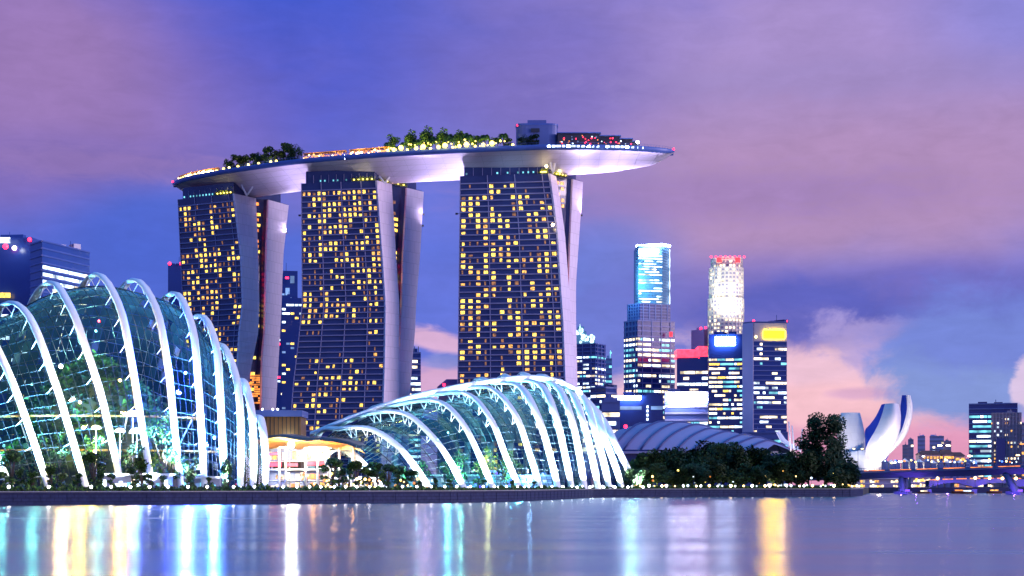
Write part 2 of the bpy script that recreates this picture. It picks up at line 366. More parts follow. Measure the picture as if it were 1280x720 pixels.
# seawall coping and stone face
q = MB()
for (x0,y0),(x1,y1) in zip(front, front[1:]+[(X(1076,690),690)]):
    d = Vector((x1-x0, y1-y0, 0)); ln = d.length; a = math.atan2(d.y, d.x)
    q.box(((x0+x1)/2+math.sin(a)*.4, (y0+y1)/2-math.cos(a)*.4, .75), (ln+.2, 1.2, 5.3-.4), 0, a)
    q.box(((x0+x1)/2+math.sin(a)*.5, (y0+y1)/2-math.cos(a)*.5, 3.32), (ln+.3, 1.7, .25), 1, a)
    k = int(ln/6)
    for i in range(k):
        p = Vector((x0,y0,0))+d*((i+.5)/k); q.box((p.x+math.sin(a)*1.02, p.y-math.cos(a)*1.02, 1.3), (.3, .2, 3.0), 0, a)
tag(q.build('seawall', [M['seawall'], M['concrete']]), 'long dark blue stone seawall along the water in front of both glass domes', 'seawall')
q = MB()
for (x0,y0),(x1,y1) in zip(front, front[1:]):
    q.quad([(x0,y0+.4,GZ+.02),(x1,y1+.4,GZ+.02),(x1,y1+7,GZ+.02),(x0,y0+7,GZ+.02)])
tag(q.build('promenade_path', M['concrete']), kind='structure')
# far bank wall at the right
q = MB()
a0 = Vector((X(1086,900),900,0)); a1 = Vector((X(1700,930),930,0)); a = math.atan2((a1-a0).y, (a1-a0).x)
q.box(((a0+a1)/2+Vector((0,-.4,1.0))), ((a1-a0).length, 1.4, 4.9), 0, a)
tag(q.build('river_wall', M['seawall']), 'low dark river wall on the far bank beneath the bridge', 'wall')

# ------------------------------------------------------------------ trees and plants
def crown_mb(h, r, n, leaf, seed, clumps=14, base=.35, flat=1.0):
    rnd = random.Random(seed); q = MB(); cs = []
    for i in range(clumps):
        a = rnd.random()*6.283; rr = r*(rnd.random()**.5)*.72; z = h*(base+(1-base)*rnd.random())
        k = 1-.45*abs((z/h-base)/(1-base)-.45)
        cs.append((Vector((math.cos(a)*rr*k, math.sin(a)*rr*k, z)), r*(.26+.24*rnd.random())))
    for i in range(n):
        c, cr_ = rnd.choice(cs); d = Vector((rnd.gauss(0,1), rnd.gauss(0,1), rnd.gauss(0,1)*flat)).normalized()*cr_*(rnd.random()**.35)
        p = c+d; s = leaf*(.6+.8*rnd.random())
        u = Vector((rnd.gauss(0,1), rnd.gauss(0,1), rnd.gauss(0,1))).normalized(); v = u.orthogonal().normalized()
        q.quad([p-u*s*.5, p-v*s*.28+u*s*.05, p+u*s*.5, p+v*s*.28], 0 if rnd.random() < .6 else 1)
    return q, cs
def make_tree(name, label, cat, h, r, n, leaf, seed, mats, group=None, clumps=14, base=.35):
    t = thing(name, label, cat, (0,0,0), group)
    q, cs = crown_mb(h, r, n, leaf, seed, clumps, base)
    k = MB(); top = Vector((0,0,h*base*1.1)); tr = h*.03
    k.tube([Vector((0,0,-.3)), Vector((tr*.5,0,h*base*.5)), top], [tr*1.2, tr*.9, tr*.7], 0, 7)
    for c, cr_ in cs[:8]:
        k.tube([top-Vector((0,0,h*.06)), (top+c)/2+Vector((0,0,-h*.02)), c], [tr*.6, tr*.35, tr*.12], 0, 5)
    k.build('trunk', M['bark'], t); q.build('crown', mats, t)
    return t
def make_palm(name, label, h, seed, group, mats):
    rnd = random.Random(seed); t = thing(name, label, 'palm tree', (0,0,0), group)
    k = MB(); k.tube([Vector((0,0,-.2)), Vector((.2,0,h*.4)), Vector((.1,.1,h*.72))], [.28,.2,.17], 0, 7); k.build('trunk', M['bark'], t)
    q = MB(); top = Vector((.1,.1,h*.72)); ln = h*.42
    for i in range(60):
        a = rnd.random()*6.283; up = .15+.85*rnd.random(); pts = []
        for s in range(6):
            u = s/5; pts.append(top+Vector((math.cos(a)*ln*u*(1-.25*up), math.sin(a)*ln*u*(1-.25*up), ln*(up*1.1*u-(1.15)*u*u*.9))))
        side = Vector((-math.sin(a), math.cos(a), 0))
        for s in range(5):
            wd = ln*.16*math.sin(math.pi*min(1, (s+.7)/5.4)); wd2 = ln*.16*math.sin(math.pi*min(1, (s+1.7)/5.4))
            for sg in (-1, 1):
                q.quad([pts[s], pts[s+1], pts[s+1]+side*sg*wd2-Vector((0,0,wd2*.5)), pts[s]+side*sg*wd-Vector((0,0,wd*.5))], i % 2)
    q.build('crown', mats, t)
    return t
D2 = [M['leafd'], M['leafd']]

# ------------------------------------------------------------------ facade helpers
def put_windows(wins, parent, name='window', cap=100, stuffname='windows'):
    """wins: list of (MB-callback area, 8 corner verts, material). The largest become parts of their own."""
    wins.sort(key=lambda w_: -w_[0])
    cache = {}
    for ar, pts, m in wins[:cap]:
        q = MB(); q.v = list(pts); q.f = [(0,1,2,3),(7,6,5,4),(0,4,5,1),(1,5,6,2),(2,6,7,3),(3,7,4,0)]; q.m = [0]*6; q.smooth = [False]*6
        q.build(name, m, parent)
    rest = wins[cap:]
    if rest:
        mats = []; q = MB()
        for ar, pts, m in rest:
            if m not in mats: mats.append(m)
            i = len(q.v); q.v += list(pts)
            for f in ((0,1,2,3),(7,6,5,4),(0,4,5,1),(1,5,6,2),(2,6,7,3),(3,7,4,0)): q.f.append(tuple(i+k for k in f)); q.m.append(mats.index(m)); q.smooth.append(False)
        o = q.build(stuffname, mats, parent); o['kind'] = 'stuff'
def pane(a, b, z0, z1, nrm, out=.12, thick=.3):
    a = Vector((a[0], a[1], 0)); b = Vector((b[0], b[1], 0)); n = Vector(nrm)
    pts = []
    for o in (out, out-thick):
        for p, z in ((a,z0),(b,z0),(b,z1),(a,z1)): pts.append(p+n*o+Vector((0,0,z)))
    return pts
def office(name, label, chain, top, base=GZ, depth=30, rows=20, pitch=3.0, wall='navy', ledge='navy2', mats=('cool','cool','warm','cyan'), lit=.4, ww=.8, wh=.46, hot=(), cap=60,
           ledges=True, windows=True, cat='building', group='city towers on the skyline', fins=0, dark_top=1, faces=None, seed=None, ledge_h=.3, parent=None, stripmax=6):
    """chain = visible corners left to right as (px, Y); top = photo row of the roof at the first corner"""
    rnd = random.Random(seed if seed is not None else hash(label) % 9973 if False else sum(map(ord, label)))
    if len(chain) == 2 and chain[0][1] == chain[1][1]:      # turn the front squarely towards the river
        Dm = chain[0][1]; chain = [(px, Dm*math.cos(math.atan((px-640)/F))/math.cos(math.atan(((chain[0][0]+chain[1][0])/2-640)/F))) for px, _ in chain]
    c = [Vector((X(px, Y), Y, 0)) for px, Y in chain]
    z1 = ZP(top, chain[0][1]) if top is not None else 0
    back = Vector((c[0].x*0, 0, 0))
    d0 = Vector((c[0].x, c[0].y, 0)).normalized()
    if len(c) == 2:
        n = Vector(((c[1]-c[0]).y, -(c[1]-c[0]).x, 0)).normalized()
        fp = [c[0], c[1], c[1]-n*depth, c[0]-n*depth]
    elif len(c) == 3: fp = [c[0], c[1], c[2], c[0]+c[2]-c[1]]
    else: fp = c+[c[-1]+Vector((0,depth,0)), c[0]+Vector((0,depth,0))]
    ctr = sum(fp, Vector())/len(fp)
    t = parent or thing(name, label, cat, (ctr.x, ctr.y, base), group)
    q = MB(); q.prism([(p.x, p.y) for p in fp], base, z1, 0)
    fh = (z1-base)/rows; wins = []
    for fi in range(len(c)-1):
        a, b = c[fi], c[fi+1]; u = (b-a); ln = u.length; u.normalize(); n = Vector((u.y, -u.x, 0))
        ang = math.atan2(u.y, u.x); cols = max(2, int(ln/pitch)); cw = ln/cols
        if ledges:
            for r in range(1, rows+1):
                m_ = (a+b)/2+n*.25; q.box((m_.x, m_.y, base+r*fh-fh*ledge_h/2), (ln, .6, fh*ledge_h), 1, ang)
        for k in range(fins):
            m_ = a+u*ln*(k+.5)/fins+n*.4; q.box((m_.x, m_.y, (base+z1)/2), (1.0, .9, z1-base), 1, ang)
        if windows and (faces is None or fi in faces):
            rowp = 0
            for r in range(rows-dark_top):
                hr = r/rows
                pr = lit*(.2+1.6*rnd.random()**1.3) if rnd.random() > .15 else lit*2.0
                for (h0, h1, hp) in hot:
                    if h0 <= hr <= h1: pr = hp
                col = 0
                while col < cols:
                    if rnd.random() < pr:
                        ln_ = 1+int(rnd.random()*stripmax*min(1, pr+.3)); ln_ = min(ln_, cols-col)
                        m_ = E[rnd.choice(mats)]
                        s0 = a+u*(col*cw+cw*(1-ww)/2); s1 = a+u*((col+ln_)*cw-cw*(1-ww)/2)
                        zz = base+r*fh+fh*.08
                        wins.append((ln_*cw*fh*wh, pane(s0, s1, zz, zz+fh*wh, n, .14), m_)); col += ln_
                    else: col += 1
    if parent is None:
        uu = (c[1]-c[0]); uu.normalize(); ag = math.atan2(uu.y, uu.x); lw = (c[-1]-c[0]).length; nn_ = Vector((uu.y,-uu.x,0)); qq = MB()
        for k in range(rnd.choice((2,3))):
            s_ = lerp(.2, .8, rnd.random()); b_ = c[0]+(c[-1]-c[0])*s_-nn_*(6+rnd.random()*6); hh = (1.5+rnd.random()*3.0)*(1 if group == 'city towers on the skyline' else .45); qq.box((b_.x, b_.y, z1+hh/2-.3), (lw*(.12+.2*rnd.random()), 6, hh), 0, ag)
        p_ = c[0].lerp(c[-1], .3+.4*rnd.random())-nn_*8; qq.bar((p_.x, p_.y, z1-1), (p_.x, p_.y, z1+(4+rnd.random()*5)*(1 if group == 'city towers on the skyline' else .4)), .25, 0, 5)
        o_ = qq.build('roof_plant', M[wall], t); o_['kind'] = 'stuff'
    q.build('wall', [M[wall], M[ledge]], t)
    if wins: put_windows(wins, t, cap=cap, stuffname='window_lights')
    return t, z1, fp
def slab_sign(parent, name, px0, px1, py0, py1, Y, m, thick=1.2):
    q = MB(); a = P(px0, py0, Y); b = P(px1, py1, Y); q.box(((a.x+b.x)/2, Y-thick*.5-.2, (a.z+b.z)/2), (abs(b.x-a.x), thick, abs(a.z-b.z)))
    return q.build(name, m, parent)
def face_sign(parent, name, A, B, px0, px1, py0, py1, m, thick=1.0, out=.2):
    a, b = Vector((X(A[0],A[1]),A[1],0)), Vector((X(B[0],B[1]),B[1],0)); u = (b-a).normalized(); n = Vector((u.y,-u.x,0)); pts = []
    for px in (px0, px1):
        k = (px-640)/F; s = (k*a.y-a.x)/(u.x-k*u.y); pts.append(a+u*s)
    Ym = (pts[0].y+pts[1].y)/2; z0, z1 = ZP(py1, Ym), ZP(py0, Ym); c = (pts[0]+pts[1])/2+n*(out+thick/2)
    q = MB(); q.box((c.x, c.y, (z0+z1)/2), ((pts[1]-pts[0]).length, thick, z1-z0), 0, math.atan2(u.y, u.x)); return q.build(name, m, parent)
def beacon(parent, px, py, Y, m='red', r=1.6):
    MB().ball(P(px, py, Y), r, 0, 8, 6).build('beacon', E[m], parent)
# ------------------------------------------------------------------ the hotel towers
def hotel(label, seed, tabs, tops, cols, litk, gapcol, splay=14, ztop=186, garden=None):
    fLt, aLt, aRt, bLt, bRt = tabs; YfL, YaL, YaR, YbL, YbR = tops
    rnd = random.Random(seed); fh = 3.36; nf = int((ztop-GZ)/fh)
    def pt(tab, Yt, z, spl):
        Y = Yt-(spl*(1-z/ztop)**2); py = HZ-(z-HC)*F/Y; return Vector((X(interp(tab, py), Y), Y, z))
    lv = [lerp(GZ, ztop, i/36) for i in range(37)]
    def ring(z):
        f, a, b = pt(fLt, YfL, z, splay), pt(aLt, YaL, z, splay), pt(aRt, YaR, z, splay)
        c, d = pt(bLt, YbL, z, 0), pt(bRt, YbR, z, 0); bl = f+(b-a); l2 = bl+(c-b)*.9
        return f, a, b, bl, l2, c, d, l2+(d-c)
    g = ring(GZ); t = thing('hotel_tower', label, 'hotel tower', (g[1].x, g[1].y, GZ), 'three hotel towers under the roof terrace')
    q = MB()
    R1 = [ring(z) for z in lv]
    q.grid([[r[0], r[1], r[2], r[3]] for r in R1], 0, False, True)
    q.quad([R1[-1][0], R1[-1][1], R1[-1][2], R1[-1][3]], 1); 
    for k in range(1, nf):                                  # floor ledges follow the curve of the slab
        z = GZ+k*fh; f, a, *_ = ring(z); u = (a-f).normalized(); n = Vector((u.y, -u.x, 0))
        o = n*.75; hb = Vector((0,0,.32)); i = [f-hb-n*.1, a-hb-n*.1, a-hb+o, f-hb+o]; j = [p+hb*2 for p in i]
        q.quad([i[3], i[2], j[2], j[3]], 2); q.quad([j[3], j[2], j[1], j[0]], 2); q.quad([i[0], i[1], i[2], i[3]], 2)
    for k in range(0, cols+1, 4):
        pts = []
        for z in lv:
            f, a, *_ = ring(z); u = (a-f).normalized(); n = Vector((u.y, -u.x, 0)); pts.append(f.lerp(a, k/cols)+n*.35)
        q.tube(pts, .32, 2, 4)
    q.build('front_slab', [M['bglass'], M['deck'], M['ledge']], t)
    q = MB(); q.grid([[r[4], r[5], r[6], r[7]] for r in R1], 0, False, True); q.quad([R1[-1][k] for k in (4,5,6,7)], 1)
    q.build('rear_slab', [M['bglass'], M['deck']], t)
    for (i0, i1, zt) in ((1, 2, ztop), (5, 6, ztop-.5)):    # the pale end walls
        q = MB(); rows = []
        for z in lv:
            r = ring(min(z, zt)); a, b = r[i0], r[i1]; e = (b-a).normalized(); n = Vector((e.y, -e.x, 0))
            rows.append([a-e*.3-n*.3, a-e*.3+n*.9, b+e*.5+n*.9, b+e*.5-n*.3])
        q.grid(rows, 0, False, True); q.quad(rows[-1], 0); q.build('end_wall', M['end'], t)
    # atrium glazing between the slabs, set back
    q = MB(); rows = []; wins = []
    for z in lv:
        r = ring(z); b, c = r[2], r[5]; s = (r[0]-r[1]).normalized()*3.0
        rows.append([b+s, c+s])
    q.grid(rows, 0, False); q.build('atrium_glazing', M['bglass'], t)
    for k in range(nf):
        z = GZ+k*fh; r = ring(z+1); b, c = r[2], r[5]; e = (c-b); s = (r[0]-r[1]).normalized()*2.8
        if e.length < 2.5 or e.y+e.x < 0: continue
        for (u0, u1, p_, m_) in gapcol:
            if rnd.random() < p_:
                a_ = b+s+e*u0; b_ = b+s+e*u1; n = Vector((e.y, -e.x, 0)).normalized()
                wins.append((e.length*(u1-u0)*2*.4, pane((a_.x,a_.y), (b_.x,b_.y), z+.6, z+2.4, n, .25), E[m_]))
    for k in range(1, nf-1):
        z0 = GZ+k*fh+.65; z1 = z0+2.05
        r0, r1 = ring(z0), ring(z1); u = (r0[1]-r0[0]).normalized(); n = Vector((u.y, -u.x, 0))
        for c in range(cols):
            fr = k/nf; nn = noise.noise(Vector((c*.42, k*.30, seed*3.1)))
            p = litk(fr, c/cols)*(.82+1.6*nn)
            if rnd.random() < p:
                wd = rnd.choice((.40,.48,.52,.52,.52,.30)); s0 = (c+(1-wd)/2)/cols; s1 = s0+wd/cols
                A0, B0 = r0[0].lerp(r0[1], s0), r0[0].lerp(r0[1], s1); A1, B1 = r1[0].lerp(r1[1], s0), r1[0].lerp(r1[1], s1)
                hh_ = rnd.choice((.6,.75,.9,.95,.95,.95)); A1, B1 = A0.lerp(A1,hh_), B0.lerp(B1,hh_)
                pts = [A0+n*.2, B0+n*.2, B1+n*.2, A1+n*.2, A0-n*.1, B0-n*.1, B1-n*.1, A1-n*.1]
                wins.append((wd, pts, E[rnd.choice(('yel','yel','yel','yel','yel','gold','gold','dim'))]))
            elif rnd.random() < .5*litk(fr, .5):
                s0 = (c+.3)/cols; s1 = s0+.2/cols
                A0, B0 = r0[0].lerp(r0[1], s0), r0[0].lerp(r0[1], s1); A1, B1 = r1[0].lerp(r1[1], s0), r1[0].lerp(r1[1], s1)
                wins.append((.2, [A0+n*.2, B0+n*.2, B1+n*.2, A1+n*.2, A0-n*.1, B0-n*.1, B1-n*.1, A1-n*.1], E['dim']))
    put_windows(wins, t, cap=100, stuffname='window_lights')
    # recessed glass storey carrying the terrace
    r = ring(ztop); a, f, c, d = r[1], r[0], r[5], r[6]; s = (a-f).normalized(); n = Vector((s.y, -s.x, 0))
    q = MB(); pl = [f+s*2-n*2.5, a-s*1.5-n*2.5, d-s*3+n*3, r[7]+s*2+n*3]
    q.prism([(p.x, p.y) for p in pl], ztop, ztop+7.6, 0); L_ = (a-f).length
    for i in range(10):
        p = pl[0].lerp(pl[1], i/9)+n*.2; q.box((p.x, p.y, ztop+2.6), (.3,.3,5.0), 1)
    q.build('crown_storey', [M['bglass'], M['ledge']], t)
    q = MB()
    rr = random.Random(seed+5)
    for i in range(16):
        if rr.random() < .6:
            p = pl[0].lerp(pl[1], (i+.3)/16)+n*.35; p2 = pl[0].lerp(pl[1], (i+.6)/16)+n*.35
            m_ = (p+p2)/2; q.box((m_.x, m_.y, ztop+1.6), ((p2-p).length, .2, 1.0), 0, math.atan2(s.y, s.x))
    if q.v: q.build('crown_windows', E['cyan'], t)['kind'] = 'stuff'
    if garden:
        for (ga, gb) in garden:
            q = MB(); A = pl[0].lerp(pl[1], ga)+n*1.2; B = (pl[0].lerp(pl[1], gb) if gb <= 1 else pl[1].lerp(pl[2], gb-1))+n*1.2
            if ga >= 1: A = pl[1].lerp(pl[2], ga-1)+s*1.5; B = pl[1].lerp(pl[2], gb-1)+s*1.5
            for i in range(240):
                p = A.lerp(B, rr.random())+Vector((rr.gauss(0,.6), rr.gauss(0,.6), ztop+.6+abs(rr.gauss(0,1.0))-A.z)); 
                u = Vector((rr.gauss(0,1), rr.gauss(0,1), rr.gauss(0,1))).normalized(); v = u.orthogonal().normalized()
                p.z = ztop+.5+abs(rr.gauss(0,1.1)); q.quad([p-u*.6, p-v*.4, p+u*.6, p+v*.4])
            q.build('roof_planting', M['leafy'], t)
            for i in range(5):
                p = A.lerp(B, (i+.5)/5); MB().ball((p.x, p.y-1.2, ztop+1.1), .45, 0, 8, 6).build('garden_lamp', E['lampg'], t)
            p = (A+B)/2; light('POINT', 'garden_light', (p.x, p.y-3, ztop+1.6), 450, (1,.85,.35), t, .5)
    return t, ring
T3 = hotel('rightmost hotel tower with yellow windows, its narrow end walls joined halfway down', 31,
    ([(200,575.5),(260,575),(468,572.5),(620,571)], [(200,685),(217,686),(260,692),(292,696),(356,699.7),(404,703),(468,705.5),(620,711)],
     [(217,692.5),(260,699.7),(292,704),(356,708.7),(404,712),(468,717),(620,721)], [(222,715),(260,713.5),(292,712),(356,709.5),(404,711),(468,712),(620,713)],
     [(222,727),(260,724.6),(292,722),(356,717.8),(404,718),(468,719.5),(620,721.5)]),
    (877, 870, 878, 884, 892), 13, lambda r, c: (.62 if .33 < r < .93 else .5 if .22 < r <= .33 else .0 if .15 < r <= .2 else .55 if .1<r<=.15 else .3), [(.2,.5,.5,'orange'),(.6,.8,.4,'gold'),(.2,.4,.3,'red'),(.3,.7,.15,'yel')], 12, garden=[(.93,1.0),(1.1,1.6)])
T2 = hotel('middle hotel tower with two pale end walls that nearly touch at the foot', 22,
    ([(200,376),(234,377),(380,378),(430,373),(480,367),(540,362.5),(620,358)], [(226,470),(319,477),(380,481),(415,480.6),(457,480),(499,478.6),(620,474)],
     [(228,487.5),(319,493),(380,497),(457,497),(499,497),(620,494)], [(233,508),(319,503),(380,501),(415,499.4),(443,498),(493,497),(620,495)],
     [(233,528),(319,523),(380,518),(415,516.7),(443,514),(493,510.5),(620,507)]),
    (899, 890, 901, 910, 922), 15, lambda r, c: (.62 if .7 < r else .45 if .52 < r <= .7 else .12 if .42 < r <= .52 else .34), [(.1,.25,.5,'red'),(.5,.8,.22,'yel'),(.35,.6,.4,'dim')], 15, garden=[(.68,1.0),(1.05,1.7)])
T1 = hotel('leftmost hotel tower behind the tall glass dome, its pale end walls curving apart', 13,
    ([(240,222),(253,223),(380,229),(430,232),(540,236),(620,238)], [(243,291.5),(319,300.6),(380,303),(415,298.6),(457,296),(500,290),(620,272)],
     [(246,318),(319,320.8),(380,322.2),(415,321),(457,312.5),(500,306),(620,290)], [(247,334.7),(319,332),(380,330.6),(415,330),(443,327),(507,325.5),(620,322)],
     [(249,359.7),(319,352.2),(380,350),(443,346.7),(507,343),(620,338)]),
    (949, 930, 945, 948, 966), 13, lambda r, c: (.5 if .45 < r < .8 else .5 if r >= .86 else .22 if r > .3 else .1), [(.1,.3,.5,'red'),(.35,.6,.35,'orange'),(.45,.75,.25,'yel')], 16, garden=[(.68,1.0)])
# orange lit glazing low down between the leftmost tower's slabs
q = MB(); rr = random.Random(3)
A = P(312.5, 468, 944); B = P(325, 505, 944); k = 0
for i in range(13):
    for j in range(5):
        if rr.random() < .85: q.box((lerp(A.x, B.x, (j+.5)/5), 944, lerp(A.z, B.z, (i+.5)/13)), (.9, .4, 1.0))
o = q.build('low_orange_windows', E['orange'], T1[0]); o['kind'] = 'stuff'
# V shaped props between tower roof and terrace
for T, pts in ((T1, ((302,231),(308.5,245),(316,233))), (T2, ((474,220),(481,229),(487,221))), (T3, ((688,203),(691,217),(694,204)))):
    Y = T[1](186)[1].y-3
    q = MB(); a, b, c = [P(x, y, Y) for x, y in pts]; q.bar(a, b, .55, 0, 6); q.bar(b, c, .55, 0, 6); q.build('v_strut', M['white'], T[0])

# ------------------------------------------------------------------ roof terrace on the three towers
RIM = [(216,228.5),(222,224.5),(232,221),(250,217),(300,208.5),(380,198),(480,190),(560,185.5),(640,182),(700,180.5),(780,181.5),(820,184),(836,186.2),(842.5,188)]
def rimY(px): return 195*F/(HZ-interp(RIM, px))
def rimP(px, z=200): return Vector((X(px, rimY(px)), rimY(px), z))
rimpts = catmull([rimP(p) for p, _ in RIM], 260); rimpts = resample(rimpts, 90); NS = len(rimpts)
def hullw(s):
    if s < .08: return 36*max(0, 1-(1-s/.08)**2)**.5*.8+36*.2*s/.08
    if s > .70: return 36*max(0, 1-((s-.70)/.30)**2.2)**.6
    return 36
tr = thing('roof_terrace', 'long boat-shaped roof terrace laid across the tops of all three hotel towers', 'roof terrace', (rimP(450).x, rimP(450).y, 189))
rows = []; rimo = []; decko = []
for i, p in enumerate(rimpts):
    t_ = (rimpts[min(i+1, NS-1)]-rimpts[max(i-1, 0)]).normalized(); n = Vector((-t_.y, t_.x, 0))
    s = i/(NS-1); w_ = max(.4, hullw(s)); dk = 10.5*(w_/36)**.75; z0 = 200-2.9*min(1, .35+w_/20)
    row = []
    for k in range(15):
        u = k/14; row.append(Vector((p.x+n.x*w_*u, p.y+n.y*w_*u, z0-dk*math.sin(math.pi*u**2.0)**.8)))
    rows.append(row); o = n*w_
    rimo.append([Vector((p.x,p.y,200))-n*.25, Vector((p.x,p.y,200))-n*.45+Vector((0,0,-.4)), Vector((p.x,p.y,z0))-n*.3, Vector((p.x,p.y,z0-.1))+n*.6])
    decko.append([Vector((p.x,p.y,199.2)), Vector((p.x,p.y,199.2))+o])
MB().grid(rows, 0, True).build('hull', M['hull'], tr)
MB().grid(rimo, 0, True).build('rim', M['rim'], tr)
fr_ = [[d[1]+Vector((0,0,.8)), d[1]+Vector((0,0,-2.1))] for d in decko]
MB().grid(fr_, 0, True).build('rear_rim', M['rim'], tr)
MB().grid(decko, 0, False).build('deck', M['deck'], tr)
q = MB()
for i in range(0, NS-1):
    a, b = rimpts[i], rimpts[i+1]; q.bar(Vector((a.x,a.y,201.2)), Vector((b.x,b.y,201.2)), .07, 0, 4)
    for k in (0, .5): c = a.lerp(b, k); q.bar(Vector((c.x,c.y,200)), Vector((c.x,c.y,201.2)), .06, 0, 4)
q.build('railing', M['rim'], tr)
q = MB()                                                        # panel joints of the underside
for i in range(2, NS-2, 3): q.tube([v+Vector((0,0,-.03)) for v in rows[i][1:-1]], .07, 0, 4)
q.build('panel_joint', M['ledge'], tr)['kind'] = 'stuff'
def T(px, back=0, z=200): v = rimP(px, z); return Vector((v.x, v.y+back, z))
# porthole-like lights in the rim towards the right tip
for i in range(20):
    px = 686+i*6.1
    if i == 11: continue
    v = rimP(px, 198.9); MB().box((v.x, v.y-.7, 198.9), (1.5+.5*(i % 3), .5, 1.1)).build('rim_window', E['cool' if i % 4 else 'signb'], tr)
v = T(797, -.2); MB().ball((v.x, v.y, 202.2), .9, 0, 8, 6).build('tip_lamp', E['star'], tr)
for px, d, z in ((216, -.3, 200.6), (842, 0, 200.7)): v = T(px, d, z); MB().ball(v, .7, 0, 8, 6).build('beacon', E['red'], tr)
v = T(432, -.7, 198.6); MB().box(v, (1.2,.5,2.6)).build('rim_window', E['signw'], tr)
# deck structures: each stands on the terrace
def deck_lamps(px0, px1, n, zb, m, name, label, cat, back, seed, zs=1.2, hot=()):
    rr = random.Random(seed); t = thing(name, label, cat, T((px0+px1)/2, back, 199.3))
    q = MB(); a, b = T(px0, back, 199.3), T(px1, back, 199.3)
    seg = [T(lerp(px0, px1, i/8), back, 199.3) for i in range(9)]
    for s in (0, 5): q.tube([p+Vector((0,s,zb)) for p in seg], .22, 0, 4)
    for p in seg:
        for s in (0, 5): q.bar(p+Vector((0,s,0)), p+Vector((0,s,zb)), .16, 0, 4)
    q.grid([[p+Vector((0,-.8,zb+.1)) for p in seg], [p+Vector((0,6,zb+.5)) for p in seg]], 0, False)
    q.build('pergola_frame', M['wood'], t)
    for i in range(n):
        px = lerp(px0, px1, (i+.5*rr.random()+.25)/n); v = T(px, back-.8-rr.random(), 199.3+.8+rr.random()*zs)
        MB().ball(v, .38+.3*rr.random(), 0, 7, 5).build('lantern', E[rr.choice(m)], t)
    for px in (lerp(px0, px1, .25), lerp(px0, px1, .75)): v = T(px, back-3, 199.3+3); light('POINT', 'lantern_light', v, 1500, (1,.7,.35), t, .5)
deck_lamps(222, 272, 30, 3.2, ('lampg','lampw','flare'), 'lit_pergola', 'golden lit pergola at the left tip of the roof terrace', 'pergola', 3, 1)
deck_lamps(378, 432, 30, 4.2, ('orange','lampw','gold','orange'), 'lit_pergola', 'left half of the long orange lit bar pergola on the roof terrace', 'pergola', 3, 2, 2)
deck_lamps(436, 486, 30, 4.2, ('orange','lampw','orange','flare'), 'lit_pergola', 'right half of the long orange lit bar pergola, next to the lit palms', 'pergola', 3, 3, 2)
for i, (px, back, zz) in enumerate(((640, 6, 7.0), (648, 8, 6))):
    pass
# lift house with beacons
t = thing('lift_house', 'blue rounded lift house with two red beacons on the roof terrace', 'roof building', T(671, 12, 199.2))
c = T(671, 16, 199.2); Yc = c.y; xs0, xs1 = X(645, Yc), X(697, Yc); zt = ZP(158, Yc)
pl = []
for i in range(24):
    a = 2*math.pi*i/24; ex = abs(math.cos(a))**.45*(1 if math.cos(a) > 0 else -1); ey = abs(math.sin(a))**.45*(1 if math.sin(a) > 0 else -1)
    pl.append(((xs0+xs1)/2+(xs1-xs0)/2*ex, Yc+7*ey))
q = MB(); q.prism(pl, 199.2, zt, 0); pl2 = [(x*.0+((xs0+xs1)/2)+(x-(xs0+xs1)/2)*1.02, Yc+(y-Yc)*1.02) for x, y in pl]; q.prism(pl2, zt-.8, zt+.2, 1)
q.build('wall', [M['navy2'], M['rim']], t)
q = MB(); q.box(((xs0+xs1)/2, Yc-1, zt+1.3), ((xs1-xs0)*.45, 7, 2.6), 0); q.build('plant_room', [M['navy2']], t)
q = MB(); q.box(((xs0+xs1)/2-1, Yc-7.4, zt-4), (5, .4, 2.2)); q.build('louvre', M['dark'], t)
for px in (647, 690): MB().ball(P(px, 156.5, Yc-5), .7, 0, 8, 6).build('beacon', E['red'], t)
# stepped club building towards the right tip
t = thing('club_pavilion', 'low dark stepped pavilion with small red lights near the terrace tip', 'pavilion', T(748, 8, 199.2))
for j, (p0, p1, py) in enumerate(((697,750,167.2),(750,775,170.8),(775,790,174.5),(790,799,178))):
    Y = rimY((p0+p1)/2)+9; q = MB(); zt = ZP(py, Y); a, b = X(p0, Y), X(p1, Y)
    q.box(((a+b)/2, Y+4, (199.2+zt)/2), (b-a, 10, zt-199.2), 0); q.box(((a+b)/2, Y+3.6, zt+.2), (b-a+.9, 11.6, .45), 1); q.build('wall', [M['dark'], M['rim']], t)
rr = random.Random(9)
for i in range(38):
    px = 700+rr.random()*94; top = 168 if px < 750 else 171.5 if px < 775 else 175.5; py = top+rr.random()*(180-top); Y = rimY(px)+3.6
    MB().ball(P(px, py, Y), .28+.2*rr.random(), 0, 6, 4).build('window', E[rr.choice(('red','orange','signr','cool','redp') if 0 else ('red','orange','signr','cool','pale'))], t)
# people on the observation tip
def person_mesh(seed):
    rr = random.Random(seed); q = MB(); h = 1.7
    q.tube([Vector((-.1,0,0)), Vector((-.11,0,.45)), Vector((-.09,0,.85))], [.06,.075,.1], 1, 6); q.tube([Vector((.1,.05,0)), Vector((.11,0,.45)), Vector((.09,0,.85))], [.06,.075,.1], 1, 6)
    q.tube([Vector((0,0,.8)), Vector((0,0,1.05)), Vector((0,0,1.35)), Vector((0,0,1.45))], [.17,.15,.19,.08], 1, 8)
    for s in (-1, 1): q.tube([Vector((s*.19,0,1.38)), Vector((s*.25,.02,1.1)), Vector((s*.22,-.12,.88))], [.06,.05,.035], 1, 6)
    q.tube([Vector((0,0,1.42)), Vector((0,0,1.5))], .05, 0, 6); q.ball((0,0,1.6), .105, 0, 8, 6, (1,1,1.2)); return q
pm = person_mesh(1).build('person', [M['skin'], M['cloth']])
